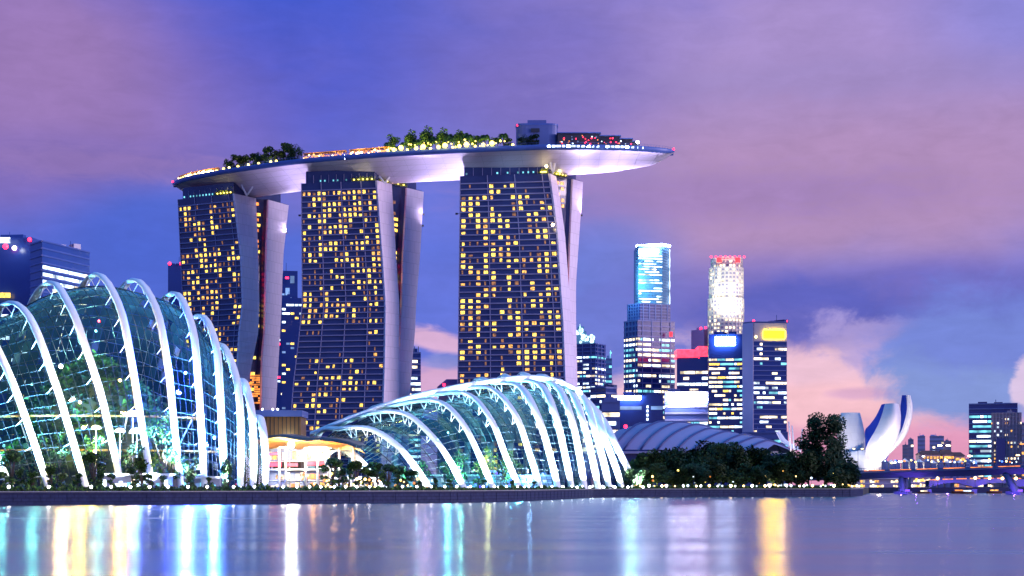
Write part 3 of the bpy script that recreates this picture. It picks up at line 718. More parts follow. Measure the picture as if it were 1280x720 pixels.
tag(pm, 'person in dark clothes standing nearest the far right tip of the roof terrace', 'person', 'people on the observation tip')
pm.location = T(838, 1.0, 199.2)
for i, px in enumerate((835, 831, 828, 824, 820, 815, 811, 806)):
    o = pm.copy(); COL.objects.link(o); o.location = T(px, 1.2+.4*(i % 3), 199.2); o['label'] = 'person in dark clothes, %s from the right tip along the terrace rail' % ORD[i+1]; o.rotation_euler.z = i*1.3
# umbrellas poles at tip
q = MB()
# trees on the terrace
bushes = [(284,6,7.5),(293,9,9.5),(303,5,9),(314,9,9),(323,6,8.5),(334,5,10),(346,8,10),(357,6,11.5),(367,8,10.5)]
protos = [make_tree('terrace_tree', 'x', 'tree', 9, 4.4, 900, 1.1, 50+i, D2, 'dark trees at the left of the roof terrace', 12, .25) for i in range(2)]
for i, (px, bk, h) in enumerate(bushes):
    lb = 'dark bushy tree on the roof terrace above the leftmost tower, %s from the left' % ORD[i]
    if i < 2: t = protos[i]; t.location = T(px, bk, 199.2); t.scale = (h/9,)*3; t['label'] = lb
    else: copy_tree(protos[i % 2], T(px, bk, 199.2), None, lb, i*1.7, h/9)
PG = 'lit palms on the roof terrace'
pp = [make_palm('palm_tree', 'x', 9, 70+i, PG, [M['leafg'], M['leafd']]) for i in range(2)]
pal = [484,490,497,504,511,518,524,531,537,544,551,558,565,571,578,585,591,598,606,614,622,629]
pp.append(make_tree('round_tree', 'x', 'tree', 9, 4.0, 1300, .8, 90, [M['leafg'], M['leafd']], PG, 14, .22)); placed = 0
for i, px in enumerate(pal):
    h = 9.5+2.4*math.sin(i*1.9)+(2.0 if 515 < px < 590 else -.8 if px < 500 or px > 610 else 0); bk = 4+3*(i % 3); lb = 'palm lit yellow from below on the roof terrace, %s from the left' % ORD[i]
    if i % 3 == 1: lb = lb.replace('palm lit', 'round-crowned tree lit')
    j = (0, 2, 1)[i % 3]
    if i < 3: t = pp[j]; t.location = T(px, bk, 199.2); t.scale = (h/9,)*3; t['label'] = lb
    else: copy_tree(pp[j], T(px, bk, 199.2), None, lb, i*2.1, h/9*(1 if j < 2 else 1.05))
def lamp_ball(name, label, cat, loc, r, m, lt=None, group=None):
    t = thing(name, label, cat, loc, group); loc = Vector(loc)
    q = MB(); q.tube([loc-Vector((0,0,.02)), loc+Vector((0,0,r*1.2))], r*.3, 0, 6); q.box(loc+Vector((0,0,.03)), (r*1.1, r*1.1, .08)); q.build('post', M['dark'], t)
    MB().ball(loc+Vector((0,0,r*2)), r, 0, 8, 6).build('globe', E[m], t)
    if lt: light('POINT', 'lamp_light', loc+Vector((0,-r*1.5,r*2)), lt[0], lt[1], t, r)
    return t
for i, px in enumerate((279,286,297,310,323,338,345)):
    lamp_ball('garden_lamp', 'yellow ground lamp among the dark terrace trees, %s from the left' % ORD[i], 'garden lamp', T(px, 1.2, 199.2), .8, 'lampg', (2500,(1,.8,.3)) if i % 2 else None, 'lamps among the terrace trees')
for i, px in enumerate((485,492,501,509,520,529,538,548,556,566,574,583,594,604,615,641)):
    lamp_ball('palm_lamp', 'yellow lamp at the foot of the terrace palms, %s from the left' % ORD[i], 'garden lamp', T(px, 1.5, 199.2), .8+.35*(i % 3), 'lampg', (3200,(1,.78,.10)), 'lamps under the terrace palms')
rr = random.Random(6)
for i in range(30):
    px = 483+i*5.0+rr.random()*3; v = T(px, 2.2+rr.random()*2, 199.2); z = 1.5+rr.random()*4.5
    t = thing('tree_lantern', 'small yellow lantern hanging among the terrace palms', 'lantern', v, 'lanterns among the terrace palms')
    q = MB(); q.bar(v, v+Vector((0,0,z)), .06, 0, 4); q.build('pole', M['dark'], t); MB().ball(v+Vector((0,0,z)), .35+.3*rr.random(), 0, 7, 5).build('globe', E['lampg'], t)
copy_tree(protos[0], T(655, 4, 199.2), None, 'dark round bush tree in front of the lift house', 1, (1.3,1,.75))
copy_tree(protos[1], T(668, 4, 199.2), None, 'dark spreading bush tree at the right foot of the lift house', 2, (1.3,1,.7))
copy_tree(protos[1], T(636, 5, 199.2), None, 'small dark tree left of the lift house', 2, (.8,.8,.55))
# floodlights fixed to the tower heads light the hull
def flood(parent, rg, side, z, tpx, tz, power, spot=95, col=(.80,.66,1.0), tback=14):
    r_ = rg(z); i_ = 6 if side > 0 else 0; p = r_[i_]+(r_[6]-r_[5]).normalized()*side*2.4 if side > 0 else r_[0]+(r_[0]-r_[1]).normalized()*2.2+Vector((0,6,0)); tg = T(tpx, tback, tz)
    q = MB(); q.box(p, (1.4,1.0,1.0)); q.bar(p, p-(r_[6]-r_[5]).normalized()*side*3 if side > 0 else p+(r_[1]-r_[0]).normalized()*3, .2, 0, 4); q.build('floodlight', M['dark'], parent)
    light('SPOT', 'flood_beam', p+(tg-p).normalized()*1.5, power, col, parent, 1.5, tg, spot, 1.0)
HP = 1.5
for Tt, sd_, z, tpx, tz, pw_, sp_ in ((T1, 1, 168, 352, 194, 36000, 130), (T2, -1, 168, 366, 194, 30000, 130), (T2, 1, 165, 560, 192, 46000, 140), (T2, 1, 172, 500, 192, 14000, 140),
    (T3, -1, 165, 545, 192, 46000, 140), (T3, 1, 166, 752, 192, 150000, 125), (T3, 1, 166, 800, 194, 330000, 70)):
    flood(Tt[0], Tt[1], sd_, z, tpx, tz, pw_*HP, sp_)
lens = P(683, 208, 864); MB().ball(lens, .8, 0, 8, 6).build('floodlight_lens', E['flare'], T3[0])
lens = P(691, 281, 862); MB().ball(lens, .9, 0, 8, 6).build('floodlight_lens', E['flare'], T3[0])
#PART3
# ------------------------------------------------------------------ the two glass domes
def dome(label, cat_label, ribs, pull, glass, sub, nrow, kshell, struts=(.18,.95,9), rw=1.15, rt=.5, lat=.14, power=30000, lcol=(.85,.95,1), fancy=False, topcol=(.12,.55,1), blind=(.48,.97)):
    """ribs: list of (control points) front foot -> crest -> back foot"""
    foot = ribs[len(ribs)//2][0]; t = thing('glass_dome', label, 'glass dome', (foot.x, foot.y, GZ))
    curves = [resample(catmull(r, 120), nrow) for r in ribs]
    inner = []
    for ci, c in enumerate(curves):
        mid = (c[0]+c[-1])/2; mid.z = GZ
        H = max(p.z for p in c)-GZ; kk = []
        for j, p in enumerate(c):
            d = (mid-p); ln = d.length; kk.append(p+d.normalized()*min(pull, ln*.25)*min(1, H/22))
        inner.append(kk)
    for ci, c in enumerate(curves):
        mid = (c[0]+c[-1])/2; mid.z = GZ; q = MB(); rowsr = []
        for j, p in enumerate(c):
            tg = (c[min(j+1, nrow-1)]-c[max(j-1, 0)]).normalized(); rd = (p-mid); rd = (rd-tg*rd.dot(tg)).normalized(); sd = tg.cross(rd)
            k = 1-.25*abs(j/(nrow-1)-.5)*2; a, b = rw*k, rt
            rowsr.append([p+sd*a*math.cos(x)+rd*b*math.sin(x) for x in [math.pi*2*z/8+.39 for z in range(8)]])
        q.grid(rowsr, 0, True, True); o = q.build('rib', M['rib'], t)
        s0, s1, ns = struts; ic = inner[ci]
        for i in range(ns):
            f = lerp(s0, s1, i/(ns-1))*.55; j = int(f*(nrow-1)); j2 = min(nrow-1, j+1)
            q = MB()
            if fancy:
                q.bar(c[j], ic[j], .16, 0, 5); q.bar(ic[j], c[j2], .16, 0, 5)
                q.bar(ic[j], ic[j2], .1, 0, 4)
            else:
                nb = inner[max(0, ci-1)]; tgt = ic[j].lerp(nb[j], .15); q.bar(c[j], tgt, .24, 0, 5, .10)
                q.bar(c[j], ic[j].lerp(inner[min(len(inner)-1, ci+1)][j], .15), .14, 0, 4, .1)
            q.build('bracket', M['rib'], o)
    # shell: columns interpolated between ribs
    allc = []
    n = len(inner)
    for i in range(n-1):
        for s in range(sub):
            u = s/sub; row = []
            for j in range(nrow):
                a, b, c, d = inner[max(0, i-1)][j], inner[i][j], inner[i+1][j], inner[min(n-1, i+2)][j]
                row.append(.5*((2*b)+(c-a)*u+(2*a-5*b+4*c-d)*u*u+(3*b-a-3*c+d)*u**3))
            allc.append(row)
    allc.append(inner[-1])
    MB().grid(allc, 0, True).build('glass_shell', glass, t)
    # shade blinds hang under the rear half of the glass, some panels left open
    rb = random.Random(len(ribs)*3+nrow); q = MB(); j0, j1 = int(nrow*blind[0]), int(nrow*blind[1])
    for i in range(len(allc)-1):
        for j in range(j0, j1):
            if rb.random() < .93:
                pts = [allc[i][j], allc[i+1][j], allc[i+1][j+1], allc[i][j+1]]; mc = sum(pts, Vector())/4; inn = Vector((0,-.9,-.5))
                q.quad([mc.lerp(v, .95)+inn for v in pts], 0 if rb.random() < .8 else 1)
    q.build('shade_blind', [M['blind'], M['blind2']], t)['kind'] = 'stuff'
    q = MB()
    for i, r in enumerate(allc): q.tube(r, lat, 0, 3, False, False)
    for j in range(1, nrow-1): q.tube([r[j] for r in allc], lat, 0, 3, False, False)
    q.build('lattice', M['mullion'], t)
    for ci, c in enumerate(curves):                         # uplight at every rib foot
        p = c[0]; H = max(v.z for v in c)-GZ; d = Vector((.2, -1, 0)).normalized(); b = Vector((p.x, p.y, 0))+d*8.0; b.z = GZ
        tgt = c[int(nrow*.20)]
        q = MB(); q.box((b.x, b.y, GZ+.25), (.9,.7,.5)); q.build('uplight', M['dark'], t); MB().ball((b.x, b.y, GZ+.75), .42, 0, 8, 6).build('uplight_lens', E['star'], t)
        light('SPOT', 'uplight_beam', b+Vector((0,0,1.5)), power*(.35+.65*min(1, H/45)), lcol, t, .5, tgt, 80, .9)
        light('SPOT', 'crest_beam', b+Vector((.6,0,1.6)), 1500000*min(1.1, (H/45)**2)+30000, topcol, t, .5, c[int(nrow*.44)], 46, 1.0)
    return t, curves, inner, allc

# conservatory with the planted mountain
CF = [  # front foot px, then (px,py) up to the crest, crest, and over the back; depth of the front foot
    ((-78,607),[(-100,590),(-130,565)],(-160,545)), ((-34,607),[(-60,560),(-90,510)],(-118,480)),
    ((15,603),[(-5,568),(-35,505)],(-68,424)), ((62,604),[(38,540),(8,460)],(-30,392)),
    ((109,606),[(88,541),(68,476),(40,402)],(15,378)), ((153,608),[(128,500),(101,416),(88,384)],(66,353)),
    ((191,609),[(178,536),(165,455),(150,385)],(124,343)), ((227,610),[(218,535),(210,460),(196,388)],(171,350)),
    ((256,610),[(252,545),(248,480),(241,412)],(221,367)), ((281,610),[(278,550),(275,490),(270,432)],(253,395)),
    ((300,610),[(301,560),(300,510),(294,467)],(277,431)), ((316,610),[(317,570),(316,530),(312,500)],(303,475)), ((331,609),[(332,580),(331,556),(329,538)],(324,521))]
ribs = []
for k, (ft, mids, cr_) in enumerate(CF):
    Y0 = 392+k*2.2; H = (606-cr_[1])/F*Y0; hs = min(1, H/50)
    f = P(ft[0], 606, Y0); f.z = GZ
    pts = [f]+[P(x, y, Y0+hs*26*((606-y)/(606-cr_[1]))**2.2) for x, y in mids]
    c = P(cr_[0], cr_[1], Y0+30*hs); pts.append(c)
    hx = 30/430*1870*.25
    bx = [(.055,-14*hs,44),(.30,-26*hs,58),(.62,-32*hs,66),(1,-34*hs,70)]
    for (dz, dx, dy) in bx:
        Yb = Y0+dy*hs; pts.append(Vector((X(cr_[0], Yb)+dx*.42, Yb, lerp(c.z, GZ, dz))))
    ribs.append(pts)
g1 = shellglass('dome_glass', (.70,.80,.80))
CFd, cfc, cfi, cfa = dome('tall glass dome at the left with white arched ribs and a planted mountain inside', '', ribs, 3.4, g1, 5, 34, 1, (.10,.98,9), 1.25, .6, .12, 200000, (.80,.93,1))

# low flower conservatory
FD = [ # foot, mids, crest, back points, back foot
    ((480,605),[(455,582)],(436,565),[(420,562),(404,575)],(396,605)),
    ((538,603),[(516,580),(494,555)],(462,535),[(425,535),(398,543)],(380,606)),
    ((581,604),[(561,574),(538,543)],(506,514),[(466,514),(430,527),(398,542)],(386,606)),
    ((617,605),[(600,572),(579,530)],(552,499),[(515,499),(462,513),(422,531)],(402,606)),
    ((650,607),[(632,570),(615,527)],(588,489),[(552,489),(505,500),(455,517)],(432,606)),
    ((676,608),[(662,568),(645,520)],(617,481),[(585,482),(545,490),(505,503)],(490,606)),
    ((698,608),[(687,568),(672,520)],(650,477),[(620,476),(590,482)],(583,606)),
    ((715,608),[(706,568),(694,518)],(676,476),[(645,472.5),(622,478)],(609,606)),
    ((731,608),[(724,568),(714,522)],(697,480),[(668,471.5),(646,477)],(634,606)),
    ((748,608),[(740,572),(730,530)],(714,487),[(690,474.5),(668,480)],(655,606)),
    ((762,608),[(754,576),(745,542)],(730,498),[(707,482),(690,486)],(679,606)),
    ((778,608),[(768,580),(757,550)],(744,514),[(726,495),(710,497)],(702,606)),
    ((797,607),[(783,582),(770,556)],(757,530),[(742,510),(728,510)],(720,606))]
ribs = []
for k, (ft, mids, cr_, bk, bf) in enumerate(FD):
    Y0 = [455,478,497,513,528,542,555,567,578,588,596,603,608][k]; hs = min(1, (606-cr_[1])/120)
    f = P(ft[0], 606, Y0); f.z = GZ; pts = [f]
    for i, (x, y) in enumerate(mids): pts.append(P(x, y, Y0+hs*26*((606-y)/(606-cr_[1]))**2))
    cr_ = (cr_[0], cr_[1]+(0,1,3,4,5,6,6,5,4,2,0,0,0)[k]); bk = [(x, y+(0,1,2,3,3,3,3,3,2,1,0,0,0)[k]) for x, y in bk]
    pts.append(P(cr_[0], cr_[1], Y0+28*hs)); yb = [40, 54, 66]
    for i, (x, y) in enumerate(bk): pts.append(P(x, y, Y0+yb[i]*hs))
    b = P(bf[0], 606, Y0+78*hs); b.z = GZ; pts.append(b); ribs.append(pts)
g2 = shellglass('low_dome_glass', (.62,.76,.80))
FDd, fdc, fdi, fda = dome('low sweeping glass dome in the middle with brilliant white fanned ribs', '', ribs, 3.6, g2, 4, 34, 1, (.42,.99,7), 1.7, .75, .10, 520000, (.93,.96,1), True, (.35,.75,1), (.50,.80))
q = MB(); sil = resample(catmull([P(388,543,545), P(430,526,545), P(500,500.5,560), P(560,486,572), P(620,475.5,590), P(665,471.5,605), P(700,477,612), P(728,491,616)], 60), 50)
q.grid([[p+Vector((0,2.0*math.cos(a)*1,1.0*math.sin(a))) for a in [math.pi*2*k/8 for k in range(8)]] for p in sil], 0, True, True); q.build('ridge_beam', M['rib'], FDd)

# ------------------------------------------------------------------ inside the tall dome
def dl(name, label, px, Y, z, e, col, m, r=.5, group='lamps inside the tall dome'):
    t = thing(name, label, 'floodlight', (X(px, Y), Y, z), group)
    MB().ball((X(px, Y), Y, z), r, 0, 8, 6).build('lens', E[m], t)
    q = MB(); q.bar((X(px, Y), Y+.3, z), (X(px, Y), Y+r+1.0, z), r*.4, 0, 6); q.build('housing', M['dark'], t)
    light('POINT', 'lamp_light', (X(px, Y), Y-1.2, z), e*INK, col, t, .8); return t
INK = 1.5
Ym = 428; mt = thing('planted_mountain', 'steep planted mountain standing inside the tall glass dome', 'rockery', (X(120, Ym), Ym, GZ))
rr = random.Random(4); rows = []; H = 38
for i in range(13):
    f = i/12; row = []
    for j in range(28):
        a = 2*math.pi*j/28; r_ = (21*(1-f)**.5+4*(1-f))*(1+.28*noise.noise(Vector((math.cos(a)*1.6, math.sin(a)*1.6, f*4)))); row.append(Vector((X(120, Ym)+r_*1.15*math.cos(a), Ym+r_*.75*math.sin(a), GZ+H*f)))
    rows.append(row)
MB().grid(rows, 0, True, True).build('rock', M['rock'], mt)
q = MB()
for i in range(9000):
    f = rr.random()**1.1; a = rr.random()*6.283; ii = min(11, int(f*12)); p = rows[ii][int(a/6.283*28) % 28].lerp(rows[ii+1][int(a/6.283*28) % 28], f*12-ii) if ii < 12 else rows[12][0]
    p = p+Vector((math.cos(a), math.sin(a)*.7, 0))*(rr.random()*1.4)+Vector((rr.gauss(0,.7), rr.gauss(0,.5), rr.gauss(0,.7))); u = Vector((rr.gauss(0,1), rr.gauss(0,1), rr.gauss(0,1))).normalized(); v = u.orthogonal().normalized(); s = .5+.7*rr.random()
    q.quad([p-u*s, p-v*s*.6, p+u*s, p+v*s*.6], 0 if noise.noise(p*.16) > 0 else 1)
q.build('planting', [M['leafg'], M['leafd']], mt)
for fz, rx, ry in ((.55,30,17),(.30,34,20)):
    c = Vector((X(110, Ym), Ym, GZ+H*fz)); pts = [c+Vector((rx*math.cos(a), ry*math.sin(a), 0)) for a in [2*math.pi*i/48 for i in range(49)]]
    wk = thing('aerial_walkway', ('upper' if fz > .5 else 'lower')+' curved walkway circling the planted mountain inside the tall dome', 'walkway', (c.x, c.y, c.z))
    q = MB(); q.grid([[p+Vector((0,0,-.5)) for p in pts], [c+(p-c)*1.06+Vector((0,0,-.5)) for p in pts], [c+(p-c)*1.06 for p in pts], [p for p in pts]], 0, False); q.build('deck', M['wood'], wk)
    q = MB(); q.tube([c+(p-c)*1.06+Vector((0,0,1.1)) for p in pts], .08, 0, 4)
    for p in pts: q.bar(c+(p-c)*1.06, c+(p-c)*1.06+Vector((0,0,1.1)), .06, 0, 4)
    q.build('railing', M['dark'], wk)
    q = MB()
    for p in pts[::2]: q.box(c+(p-c)*1.075+Vector((0,0,-.25)), (.9,.25,.22))
    q.build('edge_light', E['gold'], wk)['kind'] = 'stuff'
    q = MB()
    for i in range(0, 48, 8): q.bar(pts[i], Vector((lerp(pts[i].x, c.x, .35), lerp(pts[i].y, c.y, .35), GZ)), .25, 0, 6)
    q.build('support', M['rib'], wk)
KI = 1.0
for i, (px, Y, z, e, col, m, lb) in enumerate((
    (76,404,37,14000,(1,.75,.3),'star','brilliant warm floodlight behind the third rib of the tall dome'),
    (118,404,14,3500*KI,(1,.9,.15),'lampg','yellow floodlight low in front of the planted mountain'),
    (62,410,10,3000*KI,(.8,1,.2),'lampg','green-yellow floodlight by the left foot of the planted mountain'),
    (206,410,12,3500*KI,(.95,1,.2),'lampg','yellow floodlight at the right foot of the planted mountain'),
    (232,414,36,240000*KI,(.03,.08,1),'blueb','blue floodlight high at the right inside the tall dome'),
    (268,412,18,110000*KI,(.05,.25,1),'blueb','blue floodlight low at the right end of the tall dome'),
    (120,428,49,8000*KI,(.3,.9,.8),'cyan','cyan lamp on the very summit of the planted mountain'),
    (40,432,34,7000*KI,(.2,.8,.7),'cyan','cyan floodlight high at the left inside the tall dome'),
    (170,404,24,14000*KI,(.06,.2,1),'blueb','blue floodlight half way up the front of the planted mountain'),
    (5,420,16,6000*KI,(.2,.8,.7),'cyan','cyan floodlight low at the far left inside the tall dome'),
    (150,401,33,20000,(1,.62,.06),'lampg','amber floodlight high on the right shoulder of the planted mountain'),
    (100,399,27,14000,(1,.7,.06),'lampg','amber floodlight half way up the left of the planted mountain'),
    (124,434,52.5,1500,(1,.5,.5),'red','red beacon lamp under the topmost arch of the tall dome'),
    )):
    dl('floodlight', lb, px, Y, z, e, col, m, .45 if m != 'star' else .55)
# pale shade shells inside
for i, (px, py, Y, s) in enumerate(((166,520,405,2.1),(171,542,404,2.1),(150,540,405,1.5),(120,536,405,1.4))):
    c = P(px, py, Y); t = thing('shade_shell', ['upper pale domed shade shell right of the planted mountain', 'lower pale domed shade shell right of the planted mountain', 'small pale shade shell above the lower walkway','small pale shade shell above the upper walkway'][i], 'shade shell', (c.x, c.y, GZ), 'pale shade shells inside the tall dome')
    rows = [[c+Vector((s*math.sin(a)*math.cos(b), s*math.sin(a)*math.sin(b), s*.75*math.cos(a))) for b in [2*math.pi*j/14 for j in range(14)]] for a in [math.pi*.5*k/6 for k in range(7)]]
    MB().grid(rows, 0, True, True).build('shell', M['white'], t)
    q = MB(); q.bar((c.x, c.y, GZ), c+Vector((0,0,s*.7)), .18, 0, 6); q.build('mast', M['rib'], t)
    light('POINT', 'shell_light', c+Vector((0,-s*1.6,-.5)), 700, (.55,.75,1), t, .3)
# steel props inside the tall dome's foot
# bamboo and trees inside, lit
def inside_tree(label, px, Y, h, r, seed, mats, grp):
    t = make_tree('tree', label, 'tree', h, r, 500, .9, seed, mats, grp, 9, .3); t.location = (X(px, Y), Y, GZ); return t
for i, (px, h) in enumerate(((24,9),(48,14),(62,19),(72,13),(100,10),(118,14),(168,13),(205,20),(214,12),(240,9),(284,8))):
    inside_tree('yellow-green lit tree inside the tall dome, %s from the left' % ORD[i], px, 404+(i % 3)*2, h, h*.3, 100+i, [M['leafg'] if i in (2,5,7) else M['leafd'], M['leafd']], 'lit trees inside the tall dome')
# glowing ground floor rooms inside both domes
def kiosk(label, px0, px1, Y, z0, z1, rows, cols, mats, seed, cat='pavilion', name='glass_pavilion', grp=None, wall='white', p=.75):
    rr = random.Random(seed); a, b = X(px0, Y), X(px1, Y); t = thing(name, label, cat, ((a+b)/2, Y, GZ), grp)
    q = MB(); q.box(((a+b)/2, Y+3, (z0+z1)/2), (b-a, 6, z1-z0), 0); q.box(((a+b)/2, Y+2.6, z1+.25), (b-a+1.5, 8, .5), 1)
    for r in range(rows+1): q.box(((a+b)/2, Y-.15, lerp(z0, z1, r/rows)), (b-a, .5, .22), 1)
    if z0 > GZ+.2:
        for i in range(4): q.box((lerp(a+1, b-1, i/3), Y+3, (GZ+z0)/2), (.4,.4,z0-GZ), 1)
    q.build('wall', [M['grey'], M[wall]], t); wins = []
    for r in range(rows):
        for c in range(cols):
            if rr.random() < p:
                x0 = lerp(a, b, (c+.08)/cols); x1 = lerp(a, b, (c+.92)/cols); s0 = lerp(z0, z1, (r+.12)/rows); s1 = lerp(z0, z1, (r+.12+.7*(.5+.5*rr.random()))/rows)
                wins.append((1, pane((x0, Y), (x1, Y), s0, s1, (0,-1,0), .16), E[rr.choice(mats)]))
    put_windows(wins, t, cap=60); return t
kiosk('long low white lit pavilion at the foot of the planted mountain', 128, 210, 400.5, GZ, GZ+4.2, 1, 16, ('cool','cool','cyan','warm'), 5)
kiosk('small blue lit pavilion low at the right inside the tall dome', 214, 275, 410, GZ, GZ+3.5, 1, 12, ('pale','cyan'), 6)
kiosk('cyan lit terrace wall along the foot of the low dome', 500, 690, 562, GZ, GZ+5, 2, 30, ('cyan','cyan','pale','cool'), 8, p=.5)
for i, (px, Y, z, e, col, m) in enumerate(((520,516,8,20000,(.2,.9,.8),'cyan'),(575,535,10,30000,(.2,.9,.8),'cyan'),(640,556,8,22000,(.1,.35,1),'blueb'),(662,562,7,9000,(.3,.6,1),'blueb'),(560,545,24,30000,(.1,.6,.7),'cyan'),(650,590,30,50000,(.1,.6,.7),'cyan'),(610,548,14,7000,(1,.9,.3),'lampg'))):
    dl('floodlight', ('cyan','cyan','blue','small blue','cyan','cyan','yellow')[i]+' floodlight inside the low dome, %s from its left end' % ORD[[0,2,5,6,1,4,3][i]], px, Y, z, e, col, m, .4, 'lamps inside the low dome')
for i, (px, h) in enumerate(((500,8),(528,10),(556,9),(574,13),(598,9),(610,15),(633,14),(648,9),(668,10),(690,9))):
    t = inside_tree('teal lit tree inside the low dome, %s from the left' % ORD[i], px, lerp(515, 580, i/9), h, h*.33, 130+i, [M['leafg'], M['leafy'] if i in (5,6) else M['leafd']], 'trees inside the low dome')
rr = random.Random(77)
for i in range(36):
    px = 592+rr.random()*88; Y = 538+rr.random()*12; z = GZ+.5+rr.random()*7
    nm = ('blueb','cool','cyan','blueb','purple')[i % 5]
    q = MB(); q.bar((X(px, Y), Y, GZ), (X(px, Y), Y, z), .05, 0, 4)
    t = thing('light_blossom', 'small coloured light on a thin stem among the trees inside the low dome', 'light', (X(px, Y), Y, GZ), 'coloured lights inside the low dome')
    q.build('stem', M['dark'], t); MB().ball((X(px, Y), Y, z), .28+.25*rr.random(), 0, 7, 5).build('bulb', E[nm], t)
#PART4
# ------------------------------------------------------------------ canopy and shops between the domes
Yc = 452; cn = thing('canopy', 'wavy dark roof with a glowing orange underside on white columns between the domes', 'canopy', (X(390, Yc), Yc, GZ))
top = [(318,547),(335,545),(352,543),(368,546),(385,548),(402,547),(420,549),(436,552),(447,557)]
bot = [(318,560),(335,560),(352,556),(368,561),(385,556),(402,557),(415,561),(430,557),(446,560)]
q = MB(); rows = []
tp = [P(x, y, Yc-4) for x, y in top]; bt = [P(x, y, Yc+10) for x, y in bot]
rows = [[Vector((p.x, Yc-9, ZP(t_[1]+2.2, Yc-9))) for p, t_, b in zip(tp, top, bot)], [Vector((p.x, Yc-8.6, ZP(t_[1], Yc-9))) for p, t_, b in zip(tp, top, bot)], [p+Vector((0,6,.3)) for p in tp], [p+Vector((0,26,1.0)) for p in tp]]
q.grid(rows, 0, True); q.build('roof', M['dark'], cn)
under = [[p+Vector((0,-.0,-.25)) for p in rows[0]], [Vector((p.x, Yc+3, ZP(b[1]+1, Yc+3))) for p, b in zip(tp, bot)], [p+Vector((0,0,-3.0)) for p in rows[3]]]
MB().grid(under, 0, True).build('soffit', M['wood'], cn)
for px in (349, 357, 382, 397, 411, 424, 441):
    q = MB(); z = ZP(559, Yc-4); q.tube([Vector((X(px, Yc-4), Yc-4, GZ)), Vector((X(px, Yc-4), Yc-4, z))], [.4,.34], 0, 8); q.build('column', M['white'], cn)
for px in (335, 362, 392, 418, 440): light('POINT', 'soffit_light', (X(px, Yc-6), Yc-6, ZP(565, Yc)), 1500, (1,.5,.12), cn, .4)
ss = thing('star_floodlight', 'brilliant white floodlight under the canopy that throws a star and a streak on the water', 'floodlight', (X(364, Yc-9), Yc-9, ZP(558.5, Yc-9)))
lp = P(364, 556, Yc-10); MB().ball(lp, .95, 0, 12, 8).build('lens', E['bigstar'], ss); q = MB(); q.bar(lp+Vector((0,.5,0)), lp+Vector((0,2.4,.9)), .3, 0, 6); q.build('bracket', M['dark'], ss)
light('POINT', 'lamp_light', lp+Vector((0,-1.5,0)), 450, (.95,1,.95), ss, .8)
kiosk('upper floor of cream lit shops under the orange canopy', 334, 408, Yc+6, 12.2, 16.2, 1, 12, ('shop','shop','warm','gold'), 21, 'shop', 'shop_row', 'shops under the canopy')
kiosk('ground floor row of bright shop windows under the orange canopy', 332, 412, Yc+2, GZ, 9.4, 2, 13, ('shop','shop','gold','warm','orange'), 22, 'shop', 'shop_row', 'shops under the canopy')
kiosk('pale lit pavilion right of the canopy behind the dark trees', 414, 470, 462, GZ, 7, 1, 12, ('gold','yel','shop','dim'), 23, p=.6)
for i, (a, b, c_, d) in enumerate(((333,352,578,583),(358,372,579,583),(381,405,577,582),(336,350,566,569))):
    Y = Yc+1; A, B = P(a, c_, Y), P(b, d, Y); q = MB(); q.box(((A.x+B.x)/2, Y, (A.z+B.z)/2), (B.x-A.x, .3, A.z-B.z)); q.box(((A.x+B.x)/2, Y+.4, (A.z+B.z)/2), (B.x-A.x+.3, .4, A.z-B.z+.3), 1)
    tag(q.build('shop_sign', [M['redpanel'], M['dark']]), ['wide red lit sign at the left end of the shops','short red lit sign in the middle of the shops','long red lit sign at the right end of the shops','small red lit sign on the upper shop floor'][i], 'sign', 'red shop signs')
# hotel podium behind
pd = thing('podium', 'low podium block with blue roof and brown glass between the leftmost and middle tower', 'building', (X(350,780), 780, GZ))
q = MB(); a, b = X(305,780), X(376,780); q.box(((a+b)/2, 790, (GZ+ZP(521,780))/2), (b-a, 20, ZP(521,780)-GZ), 0); q.build('brown_glass_wall', M['brown'], pd)
q = MB(); q.box(((a+b)/2, 789, (ZP(513,780)+ZP(521,780))/2), (b-a+2, 24, ZP(513,780)-ZP(521,780)), 0); q.build('roof', M['rim'], pd)
q = MB()
for i in range(14): x = lerp(a, b, (i+.5)/14); q.box((x, 779.8, (GZ+ZP(521,780))/2), (.35,.5,ZP(521,780)-GZ))
q.build('mullion', M['mullion'], pd)['kind'] = 'stuff'
for px in (328,341,347): MB().ball(P(px, 511.5, 777), .5, 0, 6, 5).build('roof_lamp', E['white'], pd)
light('POINT', 'wall_light', P(350, 545, 765), 9000, (1,.8,.4), pd, 1)
# skirting low building under the towers

# ------------------------------------------------------------------ skyline
CG = 'city towers on the skyline'
# left group
t, z1, fp = office('office_tower', 'dark blue tower at the far left edge with white and red light on its roof', [(-70,1300),(40,1290)], 299, rows=34, pitch=4, lit=.16, wall='azurew', ledge='rim', mats=('cool','yel','pale'), cap=40, depth=50, dark_top=10, ledges=False)
slab_sign(t, 'roof_sign', -20, 13, 297, 304, 1285, E['cool']); beacon(t, 7, 308, 1284, r=2.4); MB().ball(P(18,310,1284), 2.0, 0, 8, 6).build('roof_lamp', E['white'], t); beacon(t, 37, 299.5, 1288, r=1.8)
slab_sign(t, 'yellow_window', -6, 13, 366, 372, 1289, E['yel'], .6)
t, z1, fp = office('office_tower', 'blue glass block with bright white floor bands behind the tall dome', [(38,1220),(53,1200),(112,1260)], 305, rows=34, pitch=4, lit=.0, wall='azurew', ledge='rim', mats=('cool','warm'), cap=60, depth=50, hot=[(.82,.895,.97),(.5,.82,.3)], stripmax=9, dark_top=3, faces=(1,), ledge_h=.2)
